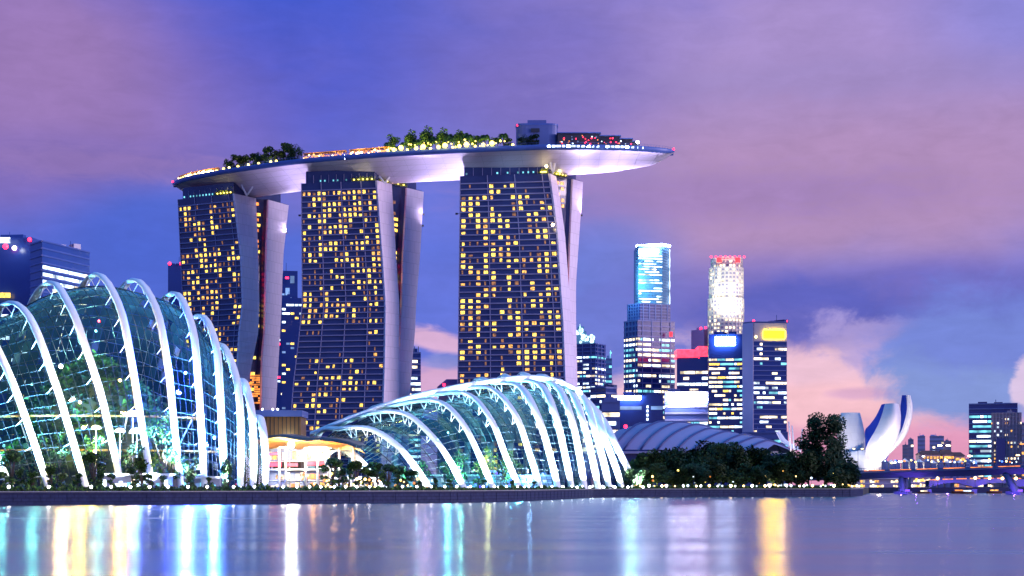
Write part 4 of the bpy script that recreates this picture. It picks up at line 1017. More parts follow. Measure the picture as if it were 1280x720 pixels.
t, z1, fp = office('office_tower', 'narrow dark tower with two red corner lights left of the leftmost hotel tower', [(210,1500),(235,1500)], 330, rows=30, pitch=5, lit=.02, wall='navy', ledge='rim', cap=5, ledges=False)
beacon(t, 212, 329.5, 1498, r=1.6); beacon(t, 226, 329.5, 1498, r=1.4)
# between leftmost and middle tower
t, z1, fp = office('office_tower', 'dark blue tower with sparse white windows seen between the leftmost and middle hotel towers', [(335,1450),(372,1450)], 338, rows=52, pitch=3.6, lit=.12, wall='navy', ledge='rim', mats=('cool','pale','warm','red'), cap=60, stripmax=2, ledges=False)
slab_sign(t, 'red_sign', 358, 360, 424, 438, 1447, E['signr'], .8)
for i, (a, b, y) in enumerate(((363,368,345),(357,362,360),(362,366,372))): slab_sign(t, 'lit_panel', a, b, y, y+9, 1447, E['pale'], .6)
t, z1, fp = office('office_tower', 'low dark tower with scattered lights in the gap left of the middle hotel tower', [(352,1250),(379,1250)], 372, rows=44, pitch=3, lit=.2, wall='navy', ledge='rim', mats=('cool','pale','yel'), cap=60, stripmax=2, ledges=False)
# right of middle tower
t, z1, fp = office('office_tower', 'small dark tower with greenish white floors right of the middle hotel tower', [(511,1600),(526,1600)], 440, rows=24, pitch=2.6, lit=.5, wall='navy', ledge='navy2', mats=('warm','cool','cyan'), cap=40, hot=[(.1,.3,.8)])
q = MB()
for px in (513,518,523): q.bar(P(px, 440, 1600), P(px, 433, 1600), .5, 0, 4)
q.build('antenna', M['dark'], t)
hs_ = thing('gabled_house', 'dark gabled roof with a pink lamp rising behind the low dome', 'house', (X(560,900), 900, GZ))
q = MB(); A = [P(546,484,900), P(558,474,900), P(575,474,900), P(590,484,900)]; q.box((X(568,905), 908, (GZ+A[0].z)/2), (X(590,900)-X(546,900)-1, 14, A[0].z-GZ), 0)
i0 = [Vector(p) for p in A]; i1 = [p+Vector((0,18,0)) for p in A]
q.grid([i0, i1], 1, False); q.quad(list(reversed(i0)), 1); q.quad(i1, 1); q.quad([i0[0], i1[0], i1[3], i0[3]], 1)
q.build('house', [M['grey'], M['rim']], hs_); MB().ball(P(555,481,896), .9, 0, 8, 6).build('lamp', E['red'], hs_)
# crown tower
t, z1, fp = office('office_tower', 'tower with a glowing stepped crown and spire just right of the rightmost hotel tower', [(713,1500),(744,1490),(757,1510)], 430, rows=38, pitch=3.2, lit=.42, wall='navy', ledge='navy2', mats=('cool','cool','warm','cyan'), cap=90, fins=3, dark_top=3)
q = MB(); Y = 1505
for (a, b, y0, y1) in ((719,744,431,424),(719,738,424,419),(721,733,419,414),(722.5,730,414,408)):
    A, B = P(a, y1, Y), P(b, y0, Y); q.box(((A.x+B.x)/2, Y+8, (A.z+B.z)/2), (B.x-A.x, 16, A.z-B.z))
q.build('crown', [M['teal']], t)
q = MB(); rr = random.Random(2)
for i in range(26):
    px = 718+rr.random()*24; py = 430-rr.random()*min(18, 30-abs(px-727)*1.4)*1.0
    q.ball(P(px, py, 1494), .9+rr.random()*1.4, 0, 6, 4)
q.build('crown_lights', E['crown'], t)['kind'] = 'stuff'
q = MB(); q.tube([P(725,412,Y), P(725,405,Y)], [.9,.3], 0, 6); q.build('spire', E['crown'], t)
t, z1, fp = office('office_tower', 'lower stepped wing of lit floors in front of the crowned tower', [(738,1440),(757,1430),(771,1440)], 484, rows=18, pitch=3.2, lit=.5, wall='navy', ledge='navy2', mats=('cool','cool','warm','cyan'), cap=60)
t, z1, fp = office('office_tower', 'slim teal tower with an antenna between the crowned tower and the double tower', [(757,1600),(765,1600)], 448, rows=26, pitch=2.4, lit=.5, wall='teal', ledge='navy2', mats=('cyan','pale'), cap=30)
q = MB(); q.bar(P(763,448,1600), P(763,438,1600), .5, 0, 4); q.ball(P(763.5,441,1600), 1.2); q.build('antenna', E['cyan'], t)
# double tower: broad base and slim upper shaft
t, z1, fp = office('office_tower', 'tallest stepped glass tower with a brilliant white roof edge', [(780,1700),(797,1680),(843.5,1700)], 402, rows=32, pitch=3.4, lit=.7, wall='navy', ledge='navy2', mats=('cool','warm','cool','cyan','warm'), cap=100, fins=4, hot=[(0,.2,.9)], dark_top=3, ledge_h=.25)
office('', 'shoulder', [(784,1702),(800,1686),(838,1702)], 381, base=ZP(402,1700)-1, rows=6, pitch=4, lit=.0, wall='navy', ledge='navy2', parent=t, fins=5, windows=False)
office('', 'shaft', [(795,1706),(798,1694),(828,1700),(837,1720)], 309, base=ZP(382,1700), rows=22, pitch=3.2, lit=.5, wall='teal', ledge='teal', parent=t, faces=(1,), mats=('cool','cool','warm'), cap=70, stripmax=9, dark_top=3, ledge_h=.2)
q = MB()
for i, (a, b) in enumerate((((795,308,1704),(828,306,1698)),((828,306,1698),(837,308,1718)))):
    A, B = P(*a), P(*b); q.bar(A+Vector((0,-2,0)), B+Vector((0,-2,0)), 1.5, 0, 4)
q.build('roof_edge_light', E['signb'], t)
slab_sign(t, 'roof_sign', 799, 823, 311.5, 317, 1694, E['signw'])
q = MB(); q.bar(P(837,312,1716), P(837,380,1716), .7, 0, 4); q.build('edge_strip', E['cool'], t)
slab_sign(t, 'red_logo', 836.5, 840.5, 415, 421, 1690, E['signr'], 1)
light('POINT', 'facade_light', P(790, 350, 1670), 200000, (.3,.8,1), t, 4)
# low dark block with sign
t, z1, fp = office('office_block', 'low dark blue block with a white roof sign left of the glowing white hall', [(771,1350),(829,1350)], 494, rows=12, pitch=3.5, lit=.10, wall='navy', ledge='rim', mats=('cool','pale'), cap=40, hot=[(.80,.9,.5)], ledges=False, dark_top=1, stripmax=8)
slab_sign(t, 'roof_sign', 772.5, 801, 495, 499.5, 1347, E['signw'], 1)
for i in range(4): slab_sign(t, 'stair_window', 808, 810.5, 507+i*5.2, 510+i*5.2, 1348, E['cool'], .6)
# white glowing hall
t, z1, fp = office('office_block', 'block with a very bright white glowing top band in front of the blue tower', [(831,1400),(885,1400)], 490, rows=14, pitch=2.6, lit=.75, wall='navy2', ledge='lilac', mats=('cool','cool','warm','cyan'), cap=100, dark_top=4, stripmax=3)
slab_sign(t, 'light_band', 835, 884, 492, 503, 1397, E['signw'], 1.5)
# red roofed tower
t, z1, fp = office('office_tower', 'tower with a broad red lit band under its roof', [(846,1650),(885,1650)], 446, rows=22, pitch=3.4, lit=.4, wall='navy', ledge='navy2', mats=('cool','warm','warm','yel'), cap=80, ledges=False, dark_top=2)
q = MB(); A, B = P(846,437,1650), P(872,447,1650); q.prism([(A.x,1649),(B.x,1649),(B.x,1675),(A.x,1675)], B.z, A.z, 0); q.build('roof_band', M['redpanel'], t)
q = MB(); A, B = P(873,433,1650), P(884,448,1650); q.prism([(A.x,1649),(B.x,1649),(B.x,1675),(A.x,1675)], B.z, A.z, 0); q.build('roof_band', M['redpanel'], t)
t, z1, fp = office('office_tower', 'plain pale lilac tower behind the red banded tower', [(864,1750),(880,1740),(890,1750)], 413, rows=30, pitch=5, lit=0, wall='lilac', ledge='lilac', ledges=False, windows=False)
beacon(t, 876, 410.5, 1745, r=1.6); beacon(t, 882, 409.5, 1745, r=1.4)
# blue tower with white sign
t, z1, fp = office('office_tower', 'dark blue tower with a bright blue-white sign panel at its top', [(886,1500),(928,1500)], 418, rows=34, pitch=2.7, lit=.55, wall='navy', ledge='navy', mats=('warm','cool','yel','cyan','warm'), cap=100, dark_top=5, stripmax=5, ledges=False)
slab_sign(t, 'roof_sign', 894, 919, 421, 432, 1497, E['signb'], 1.5)
# round tower
rt = thing('round_tower', 'round pale stone tower floodlit white with red lights on its rim', 'building', (X(909.5,1720), 1740, GZ), CG)
def cyl(px0, px1, z0, z1, Y, m, n=28, name='wall', mm=None):
    a, b = X(px0, Y), X(px1, Y); cx = (a+b)/2; r = (b-a)/2; q = MB(); pl = [(cx+r*math.cos(2*math.pi*i/n), Y+14+r*math.sin(2*math.pi*i/n)) for i in range(n)]
    q.prism(pl, z0, z1, 0); fh = 4.4; k = int((z1-z0)/fh)
    for i in range(k):
        pl2 = [(cx+(r+.5)*math.cos(2*math.pi*j/n), Y+14+(r+.5)*math.sin(2*math.pi*j/n)) for j in range(n)]; q.prism(pl2, z0+i*fh+fh*.62, z0+i*fh+fh, 0)
    for j in range(n):
        aa = 2*math.pi*j/n; q.box((cx+(r+.35)*math.cos(aa), Y+14+(r+.35)*math.sin(aa), (z0+z1)/2), (.9,.9,z1-z0), 0, aa)
    q.build(name, M[m], rt)
    wins = []; rr = random.Random(8)
    for i in range(k):
        for j in range(n):
            a0, a1 = 2*math.pi*(j+.22)/n, 2*math.pi*(j+.78)/n
            if math.sin((a0+a1)/2) < .1:
                nn = Vector((math.cos((a0+a1)/2), math.sin((a0+a1)/2), 0)); rr_ = r*math.cos(math.pi/n)+.02
                wins.append((1+rr.random(), pane((cx+rr_*math.cos(a0), Y+14+rr_*math.sin(a0)), (cx+rr_*math.cos(a1), Y+14+rr_*math.sin(a1)), z0+i*fh+.5, z0+i*fh+2.6, nn, .12), (E['warm'] if rr.random() < .5 else M['grey'])))
    put_windows(wins, rt, cap=48)
    return cx, r
cyl(887.5, 931.5, GZ, ZP(372,1720), 1720, 'stone'); cyl(889, 931, ZP(372,1720), ZP(333,1720), 1722, 'stone'); cyl(891.5, 930, ZP(333,1720), ZP(320.5,1720), 1724, 'stone')
for px in (900, 912, 925): light('SPOT', 'tower_flood', P(px, 405, 1670), 170000, (1,.95,.85), rt, 3, P(px, 345, 1722), 80, .8)
for px in (899, 922): slab_sign(rt, 'rim_light', px-3, px+3, 322, 328, 1718, E['signr'], 1)
q = MB(); rr = random.Random(1)
for i in range(8): beacon(rt, 889+i*5.9, 321, 1716, 'red', 1.3)
# yellow sign tower
t, z1, fp = office('office_tower', 'tower with a bright yellow sign and a plain pale side wall', [(928.5,1410),(942,1400),(983.5,1404)], 403, rows=34, pitch=2.8, lit=.36, wall='navy', ledge='navy2', mats=('cool','warm','cool','warm','cyan'), cap=100, faces=(1,), dark_top=4, stripmax=6, ledge_h=.2)
face_sign(t, 'top_band', (942,1400), (983.5,1404), 942.3, 983.2, 404, 426.5, M['grey'], .5)
face_sign(t, 'yellow_sign', (942,1400), (983.5,1404), 955, 980, 413.5, 422.5, E['signy'], .6, .9)
q = MB(); a, b = Vector((X(928.5,1410),1410,0)), Vector((X(942,1400),1400,0)); q.box(((a.x+b.x)/2-.4, (a.y+b.y)/2-.4, (GZ+ZP(404,1405))/2), ((b-a).length, .6, ZP(404,1405)-GZ), 0, math.atan2(b.y-a.y, b.x-a.x)); q.build('side_wall', M['lilac'], t)
for px in (942, 983): beacon(t, px, 401.5, 1410, r=1.3)
beacon(t, 945, 421, 1399, 'lampw', 1.2)
# small infill blocks low on the skyline
for i, (a, b, y, lit, lb) in enumerate(((928,985,540,.5,'low pale block at the foot of the yellow sign tower'),(752,775,500,.4,'low lit block left of the dark sign block'),(700,740,500,.3,'dark block hidden behind the right end of the low dome'))):
    office('office_block', lb, [(a,1250),(b,1250)], y, rows=10, pitch=2.8, lit=lit, wall='navy2', ledge='navy2', mats=('cool','warm','cyan'), cap=30)

# ------------------------------------------------------------------ theatre roof
Yt = 800; th = thing('theatre_hall', 'long low hall with a lilac curved roof crossed by dark diagonal seams', 'hall', (X(860,Yt), Yt, GZ))
seam = [((748,566),(778,537)),((764,566),(803,530)),((780,562),(828,527.5)),((801,562),(850,528)),((822,562),(872,531)),((846,563),(890,536)),((867,563),(910,540)),((894,563),(932,543.5)),((912,563),(948,547)),((934,563),(962,551)),((956,565),(970,556))]
cols_ = []
for (b0, t0) in seam:
    b = P(b0[0], b0[1], Yt); tt = P(t0[0], t0[1], Yt+34); m1 = P(lerp(b0[0], t0[0], .28), lerp(b0[1], t0[1], .48), Yt+6); m2 = P(lerp(b0[0], t0[0], .62), lerp(b0[1], t0[1], .83), Yt+18)
    e = Vector((tt.x+14, Yt+60, tt.z-3)); g_ = Vector((tt.x+20, Yt+74, b.z)); cols_.append(resample(catmull([b, m1, m2, tt, e, g_], 60), 20))
MB().grid(cols_, 0, True).build('roof', M['theatre'], th)
for c in cols_[1:-1]:
    q = MB(); q.tube([p+Vector((0,-.2,.25)) for p in c], .55, 0, 6); q.build('roof_seam', M['seam'], th)
q = MB(); a, b = X(748,Yt), X(960,Yt); z = ZP(567,Yt); q.box(((a+b)/2, Yt+36, (GZ+z)/2), (b-a, 70, z-GZ), 0); q.box(((a+b)/2+2, Yt+1, z+.6), (b-a+6, 6, 1.2), 1); q.build('wall', [M['navy'], M['theatre']], th)
MB().ball(P(782,533,Yt-2), 1.0, 0, 6, 5).build('roof_lamp', E['red'], th)
# masts and pale shell right of the hall
Y = 790; ms = thing('mast_shelter', 'pale sail-like shelter with two leaning white masts right of the curved hall', 'shelter', (X(985,Y), Y, GZ))
for (a, b) in (((990,532),(996,566)),((986,527),(991,566)),((1003,536),(997,566))):
    q = MB(); q.tube([P(b[0], b[1]+30, Y), P(a[0], a[1], Y)], [.7,.3], 0, 6); q.build('mast', M['white'], ms)
q = MB(); q.grid([[P(970,541,Y), P(976,552,Y), P(988,560,Y), P(998,563,Y)], [P(974,538,Y+8), P(982,549,Y+8), P(992,556,Y+8), P(1002,560,Y+8)]], 0, True); q.build('sail', M['white'], ms)
light('POINT', 'sail_light', P(978, 558, Y-12), 9000, (1,.8,.6), ms, 1)

# ------------------------------------------------------------------ lotus museum
Ym = 1000; mu = thing('lotus_museum', 'white lotus-shaped museum with curved petals and inner flanks coloured blue as shade', 'museum', (X(1090,Ym), Ym, GZ))
def petal(Lp, Rp, Yd, bulge, flankL=None, capback=12, nm='petal'):
    n = 16; A = catmull([P(x, y, Yd+d) for x, y, d in Lp], n); B = catmull([P(x, y, Yd+d) for x, y, d in Rp], n); q = MB(); rows = []
    for a, b in zip(A, B):
        row = []
        for k in range(9): u = k/8; p = a.lerp(b, u); p.y -= bulge*math.sin(math.pi*u)**.8; row.append(p)
        rows.append(row)
    q.grid(rows, 0, True)
    back = [[a, a.lerp(b, .5)+Vector((0,capback*1.3,0)), b] for a, b in zip(A, B)]; q.grid([list(reversed(r)) for r in back], 0, False)
    top = rows[0]; q.quad(top+[A[0].lerp(B[0], .5)+Vector((0,capback*1.3,0))], 0)
    o = q.build(nm, M['museum'], mu)
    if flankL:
        C = catmull([P(x, y, Yd+d) for x, y, d in flankL], n); f = MB(); f.grid([[c, a+Vector((0,-.15,0))] for c, a in zip(C, A)], 0, True); f.build('petal_flank', M['museum_shade'], o)
petal([(1051.5,516,2),(1048,524,0),(1046.5,545,-2),(1049,568,-4),(1058,590,-6)], [(1075,516,2),(1079,532,0),(1082.5,552,-2),(1085,570,-4),(1090,590,-6)], Ym+14, 5)
petal([(1056,566,4),(1056,574,0),(1060,582,-3),(1068,592,-5)], [(1098,560,4),(1099,570,0),(1098,580,-3),(1094,592,-5)], Ym-2, 7, capback=20)
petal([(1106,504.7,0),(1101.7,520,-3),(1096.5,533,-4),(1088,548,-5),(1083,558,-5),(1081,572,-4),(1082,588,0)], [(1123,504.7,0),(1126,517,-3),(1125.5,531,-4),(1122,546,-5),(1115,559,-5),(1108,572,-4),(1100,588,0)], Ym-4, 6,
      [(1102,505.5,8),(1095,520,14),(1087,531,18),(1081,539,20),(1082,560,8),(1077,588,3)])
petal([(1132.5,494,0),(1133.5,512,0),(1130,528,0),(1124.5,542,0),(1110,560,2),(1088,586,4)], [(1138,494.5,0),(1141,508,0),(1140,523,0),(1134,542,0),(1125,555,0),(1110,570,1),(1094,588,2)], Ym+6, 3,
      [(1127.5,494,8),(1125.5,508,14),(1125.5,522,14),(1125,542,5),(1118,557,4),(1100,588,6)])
q = MB(); q.ball((X(1088,Ym), Ym+6, GZ+6), 15, 0, 20, 12, (1.25,.8,.75)); q.build('base', M['museum'], mu)
for (px, py, e, tp) in ((1105,592,300000,(1118,545)),(1120,590,90000,(1135,540)),(1060,590,230000,(1064,540))): light('SPOT', 'museum_flood', P(px, py, Ym-38), e*.45, (1,.9,.85), mu, 2, P(tp[0], tp[1], Ym), 60, .9)
light('POINT', 'museum_foot', P(1100, 585, Ym-22), 14000, (1,.88,.75), mu, 2)

# ------------------------------------------------------------------ right edge buildings
office('office_tower', 'square dark glass tower with green-white lit floors at the right edge', [(1211,1100),(1272,1100)], 504.5, rows=17, pitch=2.6, lit=.85, wall='navy', ledge='navy2', mats=('cyan','warm','cyan','cool'), cap=90, group='buildings at the right edge', dark_top=2, stripmax=9, ledge_h=.22)
t, z1, fp = office('apartment_block', 'pink-grey apartment block with vertical fins in front of the dark glass tower', [(1239,1050),(1277,1050)], 516, rows=19, pitch=1.8, lit=.2, wall='pinkstone', ledge='pinkstone', mats=('warm','warm','cool','gold'), cap=60, group='buildings at the right edge', stripmax=1, fins=9, ledge_h=.25)
q = MB(); A, B = P(1245,548,1048), P(1256,586,1048); q.box(((A.x+B.x)/2, 1048, (A.z+B.z)/2), (B.x-A.x, 2.5, A.z-B.z)); q.build('stair_tower', M['navy'], t)
office('apartment_block', 'dark purple block at the very right edge beside the pink-grey apartments', [(1277,1040),(1310,1040)], 528, rows=12, pitch=2, lit=.2, wall='pinkstone', ledge='grey', mats=('warm','gold'), cap=20, group='buildings at the right edge')
for i, (a, b, y, m_, lb) in enumerate(((1135,1142,549,'grey','slim dark block just right of the lotus museum'),(1147,1156.5,545,'lilac','plain lilac block between the museum and the two-step block'),(1162,1180,545,'lilac','taller left part of the two-step block on the distant shore'),(1180,1189,551,'pinkstone','lower pink part of the two-step block on the distant shore'),(1128,1136,556,'pinkstone','small pink block at the foot of the last museum petal'))):
    office('apartment_block', lb, [(a,1500),(b,1500)], y, rows=12, pitch=2.4, lit=.14 if i != 1 else .02, wall=m_, ledge='grey', mats=('warm','gold','cool'), cap=15, group='distant blocks right of the museum', stripmax=1)
for i, (a, b, yr, ye) in enumerate(((1150,1178,563,568),(1176,1192,562,568),(1190,1206,565,570))):
    Y = 960; t = thing('old_house', ['long red-brown house on the far bank behind the bridge','middle red-brown house with a lamp over its roof','small red-brown house at the right of the row behind the bridge'][i], 'house', (X((a+b)/2,Y), Y, GZ), 'red-brown houses on the far bank')
    q = MB(); x0, x1 = X(a,Y), X(b,Y); ze, zr = ZP(ye,Y), ZP(yr,Y); q.box(((x0+x1)/2, Y+5, (GZ+ze)/2), (x1-x0, 10, ze-GZ)); q.build('wall', M['pinkstone'], t)
    q = MB(); e0, e1, f0, f1 = [Vector(v) for v in ((x0-.6,Y-.6,ze),(x1+.6,Y-.6,ze),(x1+.6,Y+10.6,ze),(x0-.6,Y+10.6,ze))]; r0, r1 = Vector((lerp(x0,x1,.15),Y+5,zr)), Vector((lerp(x0,x1,.85),Y+5,zr))
    q.quad([e0,e1,r1,r0]); q.quad([f0,f1,r0,r1]); q.quad([e1,f0,r1]); q.quad([f1,e0,r0]); q.quad([f1,f0,e1,e0]); q.build('roof', M['redroof'], t); rr = random.Random(i)
    for k in range(7):
        x = lerp(x0, x1, (k+.5)/7)
        if rr.random() < .8: MB().box((x, Y-.1, ze-2.0), (1.2,.4,1.5)).build('window', E['gold'], t)
# ------------------------------------------------------------------ bridges
def deckline(px): return lerp(587.5, 580, (px-1060)/220)
Yb0, Yb1 = 800, 760
br = thing('road_bridge', 'long flat blue-grey road bridge over the river mouth at the right', 'bridge', (X(1130,790), 790, 0))
q = MB(); A0, A1 = Vector((X(1010,812), 812, 0)), Vector((X(1420,745), 745, 0)); ang = math.atan2((A1-A0).y, (A1-A0).x); u = (A1-A0).normalized(); n = Vector((u.y,-u.x,0)); ln = (A1-A0).length
za, zb = ZP(590,812), ZP(577,745)
def dk(s, o, z): p = A0.lerp(A1, s)+n*o; return Vector((p.x, p.y, lerp(za, zb, s)+z))
K = 24; prof = [(0,0),(0,-1.1),(.9,-1.3),(.9,-1.6),(0,-1.9),(-2,-4.6),(-12,-4.6),(-14,-1.9),(-14,0)]
q.grid([[dk(i/K, o, z) for o, z in prof] for i in range(K+1)], 0, False, True); q.build('deck', M['bridge'], br)
q = MB(); q.grid([[dk(i/K, -.6, .02), dk(i/K, -13.4, .02)] for i in range(K+1)], 0, False); q.build('roadway', M['asphalt'], br)
for side in (-.2, -13.7):
    q = MB(); q.tube([dk(i/K, side, 1.1) for i in range(K+1)], .09, 0, 4)
    for i in range(120): q.bar(dk(i/120, side, 0), dk(i/120, side, 1.1), .06, 0, 4)
    q.build('railing', M['rim'], br)
q = MB()
for i in range(60):
    if i % 5: q.box(dk((i+.5)/60, .12, -.35), (ln/60*.95,.2,.28), 0, ang)
q.build('parapet_light', E['orangeline'], br)['kind'] = 'stuff'
for px in (1128.5, 1262):
    s = (px-1010)/(1420-1010); 
    lo = None; best = 9
    for i in range(400):
        p = dk(i/400, -7, 0); d = abs(640+p.x/p.y*F-px)
        if d < best: best = d; s = i/400
    q = MB()
    c0 = dk(s, -7, -4.5); c0b = dk(s, -7, -4.5); wtop = 3.2
    for off in (-4.5, 4.5):
        lean = -2.4 if px > 1200 else 0
        b0 = c0-n*off; q.tube([Vector((b0.x-lean, b0.y, -1.5)), Vector((b0.x-lean, b0.y, 2.5)), Vector((b0.x+lean*.6, b0.y, b0.z+.4))], [2.3,1.9,1.5], 0, 8)
    q.box((c0.x-lean, c0.y, .5), (7,16,2.2), 0, ang); q.build('pier', M['bridge'], br)
    for off in (-7, 7): light('POINT', 'pier_light', (c0.x-lean+(-4 if off < 0 else 4), c0.y-12, 2.8), 2200, (.32,.12,1), br, .4)
    MB().box((c0.x-lean, c0.y-9.5, 2.0), (2.2,.6,.9)).build('pier_lamp', E['purple'], br)
# lower purple bridge behind
b2 = thing('foot_bridge', 'low purple lit bridge seen beneath the road bridge', 'bridge', (X(1220,880), 880, 0))
q = MB(); x0, x1 = X(1160,880), X(1330,880)
K = 40; top_, bot_ = [], []
for i in range(K+1):
    s = i/K; x = lerp(x0, x1, s); zt_ = ZP(600.5,880)+1.0*math.sin(math.pi*s); arch = abs(math.sin(s*math.pi*3)); top_.append(Vector((x, 878, zt_))); bot_.append(Vector((x, 878, lerp(ZP(609,880), ZP(603.5,880), arch))))
q.grid([top_, bot_, [p+Vector((0,8,0)) for p in bot_], [p+Vector((0,8,0)) for p in top_], top_], 0, False); q.build('arch_deck', M['bridge'], b2)
q = MB()
for i in range(K): 
    if i % 4 != 3: q.box((top_[i]+top_[i+1])/2+Vector((0,-.3,.3)), (2.0,.3,.5))
q.build('deck_lights', E['orangeline'], b2)['kind'] = 'stuff'
for i in range(4):
    s = i/3; x = lerp(x0, x1, s); MB().box((x, 882, 0), (3,9,5)).build('pier', M['bridge'], b2); light('POINT', 'arch_light', (x+8, 868, 2), 9000, (.3,.08,1), b2, .5)
for i, (px, py) in enumerate(((1219,597.5),(1237,597.5),(1253,598),(1270,598),(1172,598))):
    Y = 875; p = P(px, py, Y); t = thing('street_lamp', 'globe lamp beneath the road bridge, %s from the left' % ORD[(i+1) % 5], 'street lamp', (p.x, Y, 2), 'globe lamps on the low bridge')
    q = MB(); q.bar((p.x, Y, 3.5), p, .12, 0, 5); q.build('post', M['dark'], t); MB().ball(p, .9, 0, 8, 6).build('globe', E['lampw'], t)
# promenade halls under the bridge at the left
kiosk('long yellow lit waterside hall beneath the left end of the bridge', 1052, 1128, 905, GZ, 8.6, 2, 26, ('gold','yel','shop','warm'), 31, 'hall', 'waterside_hall', 'lit halls beneath the bridge')
kiosk('cream lit pavilion between the bridge piers', 1139, 1163, 905, GZ, 9.5, 2, 9, ('shop','warm','yel'), 32, 'hall', 'waterside_hall', 'lit halls beneath the bridge', p=.95)
kiosk('small orange lit kiosk near the right bridge pier', 1193, 1216, 915, GZ, 6.5, 1, 8, ('orange','gold'), 33, 'hall', 'waterside_hall', 'lit halls beneath the bridge')
# tents and lights behind the bridge
rr = random.Random(12); tents = []
for i, px in enumerate((1106,1114,1121,1131,1140,1149,1158,1166,1175,1184,1192,1200,1209,1218)):
    Y = 930; z = ZP(574.5, Y); t = thing('market_tent', 'blue-lit tent above the bridge rail, %s from the left' % ORD[i], 'tent', (X(px,Y), Y, GZ), 'tents behind the bridge')
    q = MB(); x = X(px, Y); z -= rr.random()*1.6; q.prism([(x-1.7,Y-1.7),(x+1.7,Y-1.7),(x+1.7,Y+1.7),(x-1.7,Y+1.7)], GZ, z-1, 0); q.build('body', M['navy2'], t)
    q = MB(); e = [Vector((x+sx*2.1, Y+sy*2.1, z-1)) for sx, sy in ((-1,-1),(1,-1),(1,1),(-1,1))]; ap = Vector((x, Y, z+1.2))
    for k in range(4): q.quad([e[k], e[(k+1) % 4], ap])
    q.build('roof', M['white'] if i % 2 else M['navy2'], t)
for i in range(44):
    px = 1085+rr.random()*190; Y = 922; py = 574+rr.random()*5; p = P(px, py, Y)
    t = thing('festoon_lamp', 'small bulb on a thin pole above the bridge rail', 'lamp', (p.x, Y, GZ), 'small lamps behind the bridge')
    q = MB(); q.bar((p.x, Y, GZ), p, .07, 0, 4); q.build('pole', M['dark'], t); MB().ball(p, .35+.3*rr.random(), 0, 7, 5).build('bulb', E[rr.choice(('blueb','white','cool','lampw','orange','lampg'))], t)
# street lamps on and behind the bridge
def street_lamp(label, px, py, Y, base, double, m='lampw', r=.8, e=0):
    p = P(px, py, Y); t = thing('street_lamp', label, 'street lamp', (p.x, Y, base), 'tall street lamps')
    q = MB(); q.tube([Vector((p.x, Y, base)), Vector((p.x, Y, p.z))], [.18,.1], 0, 6)
    for s in ((-1, 1) if double else (1,)): q.bar(Vector((p.x, Y, p.z-.2)), Vector((p.x+s*2.2, Y, p.z+.1)), .09, 0, 5)
    q.build('pole', M['dark'], t)
    for s in ((-1, 1) if double else (1,)): MB().ball(Vector((p.x+s*2.2, Y, p.z)), r*.6, 0, 8, 5, (1.6,.8,.5)).build('lamp_head', E[m], t)
    return t
bz = lambda px: lerp(za, zb, (px-1010)/410)
street_lamp('double-headed street lamp in front of the white museum petal', 1072.5, 561, 795, ZP(588,795), True)
street_lamp('street lamp with a bright white head above the tents', 1149, 570.5, 792, ZP(585,792), False, 'white')
street_lamp('pair of warm lamp heads over the two-step block', 1180, 557, 790, ZP(584,790), True, 'flare', 1.3)
street_lamp('warm street lamp left of the dark glass tower', 1207, 570, 786, ZP(583,786), False, 'flare', 1.2)
street_lamp('street lamp in front of the pink-grey apartments', 1267, 569, 775, ZP(581,775), False, 'lampw', 1.2)
street_lamp('orange street lamp at the right picture edge', 1272, 555, 775, ZP(581,775), False, 'orange', 1.3)
# river boats
def boat(label, px, Y, s, m):
    x = X(px, Y); t = thing('river_boat', label, 'boat', (x, Y, 0), 'small river boats beneath the bridge'); q = MB()
    secs = []
    for i in range(9):
        f = i/8; wv = 1.4*math.sin(math.pi*min(1, .15+f*.85))**.6*s; secs.append([Vector((x+(f-.5)*9*s, Y-wv, 1.1*s+.3*s*abs(f-.5)*2)), Vector((x+(f-.5)*8.4*s, Y-wv*.6, -.2)), Vector((x+(f-.5)*8.4*s, Y+wv*.6, -.2)), Vector((x+(f-.5)*9*s, Y+wv, 1.1*s+.3*s*abs(f-.5)*2))])
    q.grid(secs, 0, True); q.grid([[r[0], r[3]] for r in secs], 1, False); q.build('hull', [M['redroof'], M['deck']], t)
    q = MB(); q.box((x, Y, 2.5*s), (5.5*s, 2.2*s, .2*s)); 
    for sx in (-2.4,0,2.4):
        for sy in (-.9,.9): q.bar((x+sx*s, Y+sy*s, 1*s), (x+sx*s, Y+sy*s, 2.5*s), .06*s, 0, 4)
    q.build('cabin_roof', M['dark'], t)
    MB().box((x, Y, 1.9*s), (4.4*s, 1.6*s, .7*s)).build('cabin_window', E[m], t)
boat('small boat with orange lit cabin left of the right bridge pier', 1199, 840, 1.0, 'orange')
boat('small white lit boat on the water between the bridge piers', 1209, 822, .9, 'cool')
boat('small boat with a golden cabin just left of the slanted pier', 1243, 850, 1.0, 'gold')
boat('tiny boat with warm light near the left bridge pier', 1155, 845, .8, 'warm')

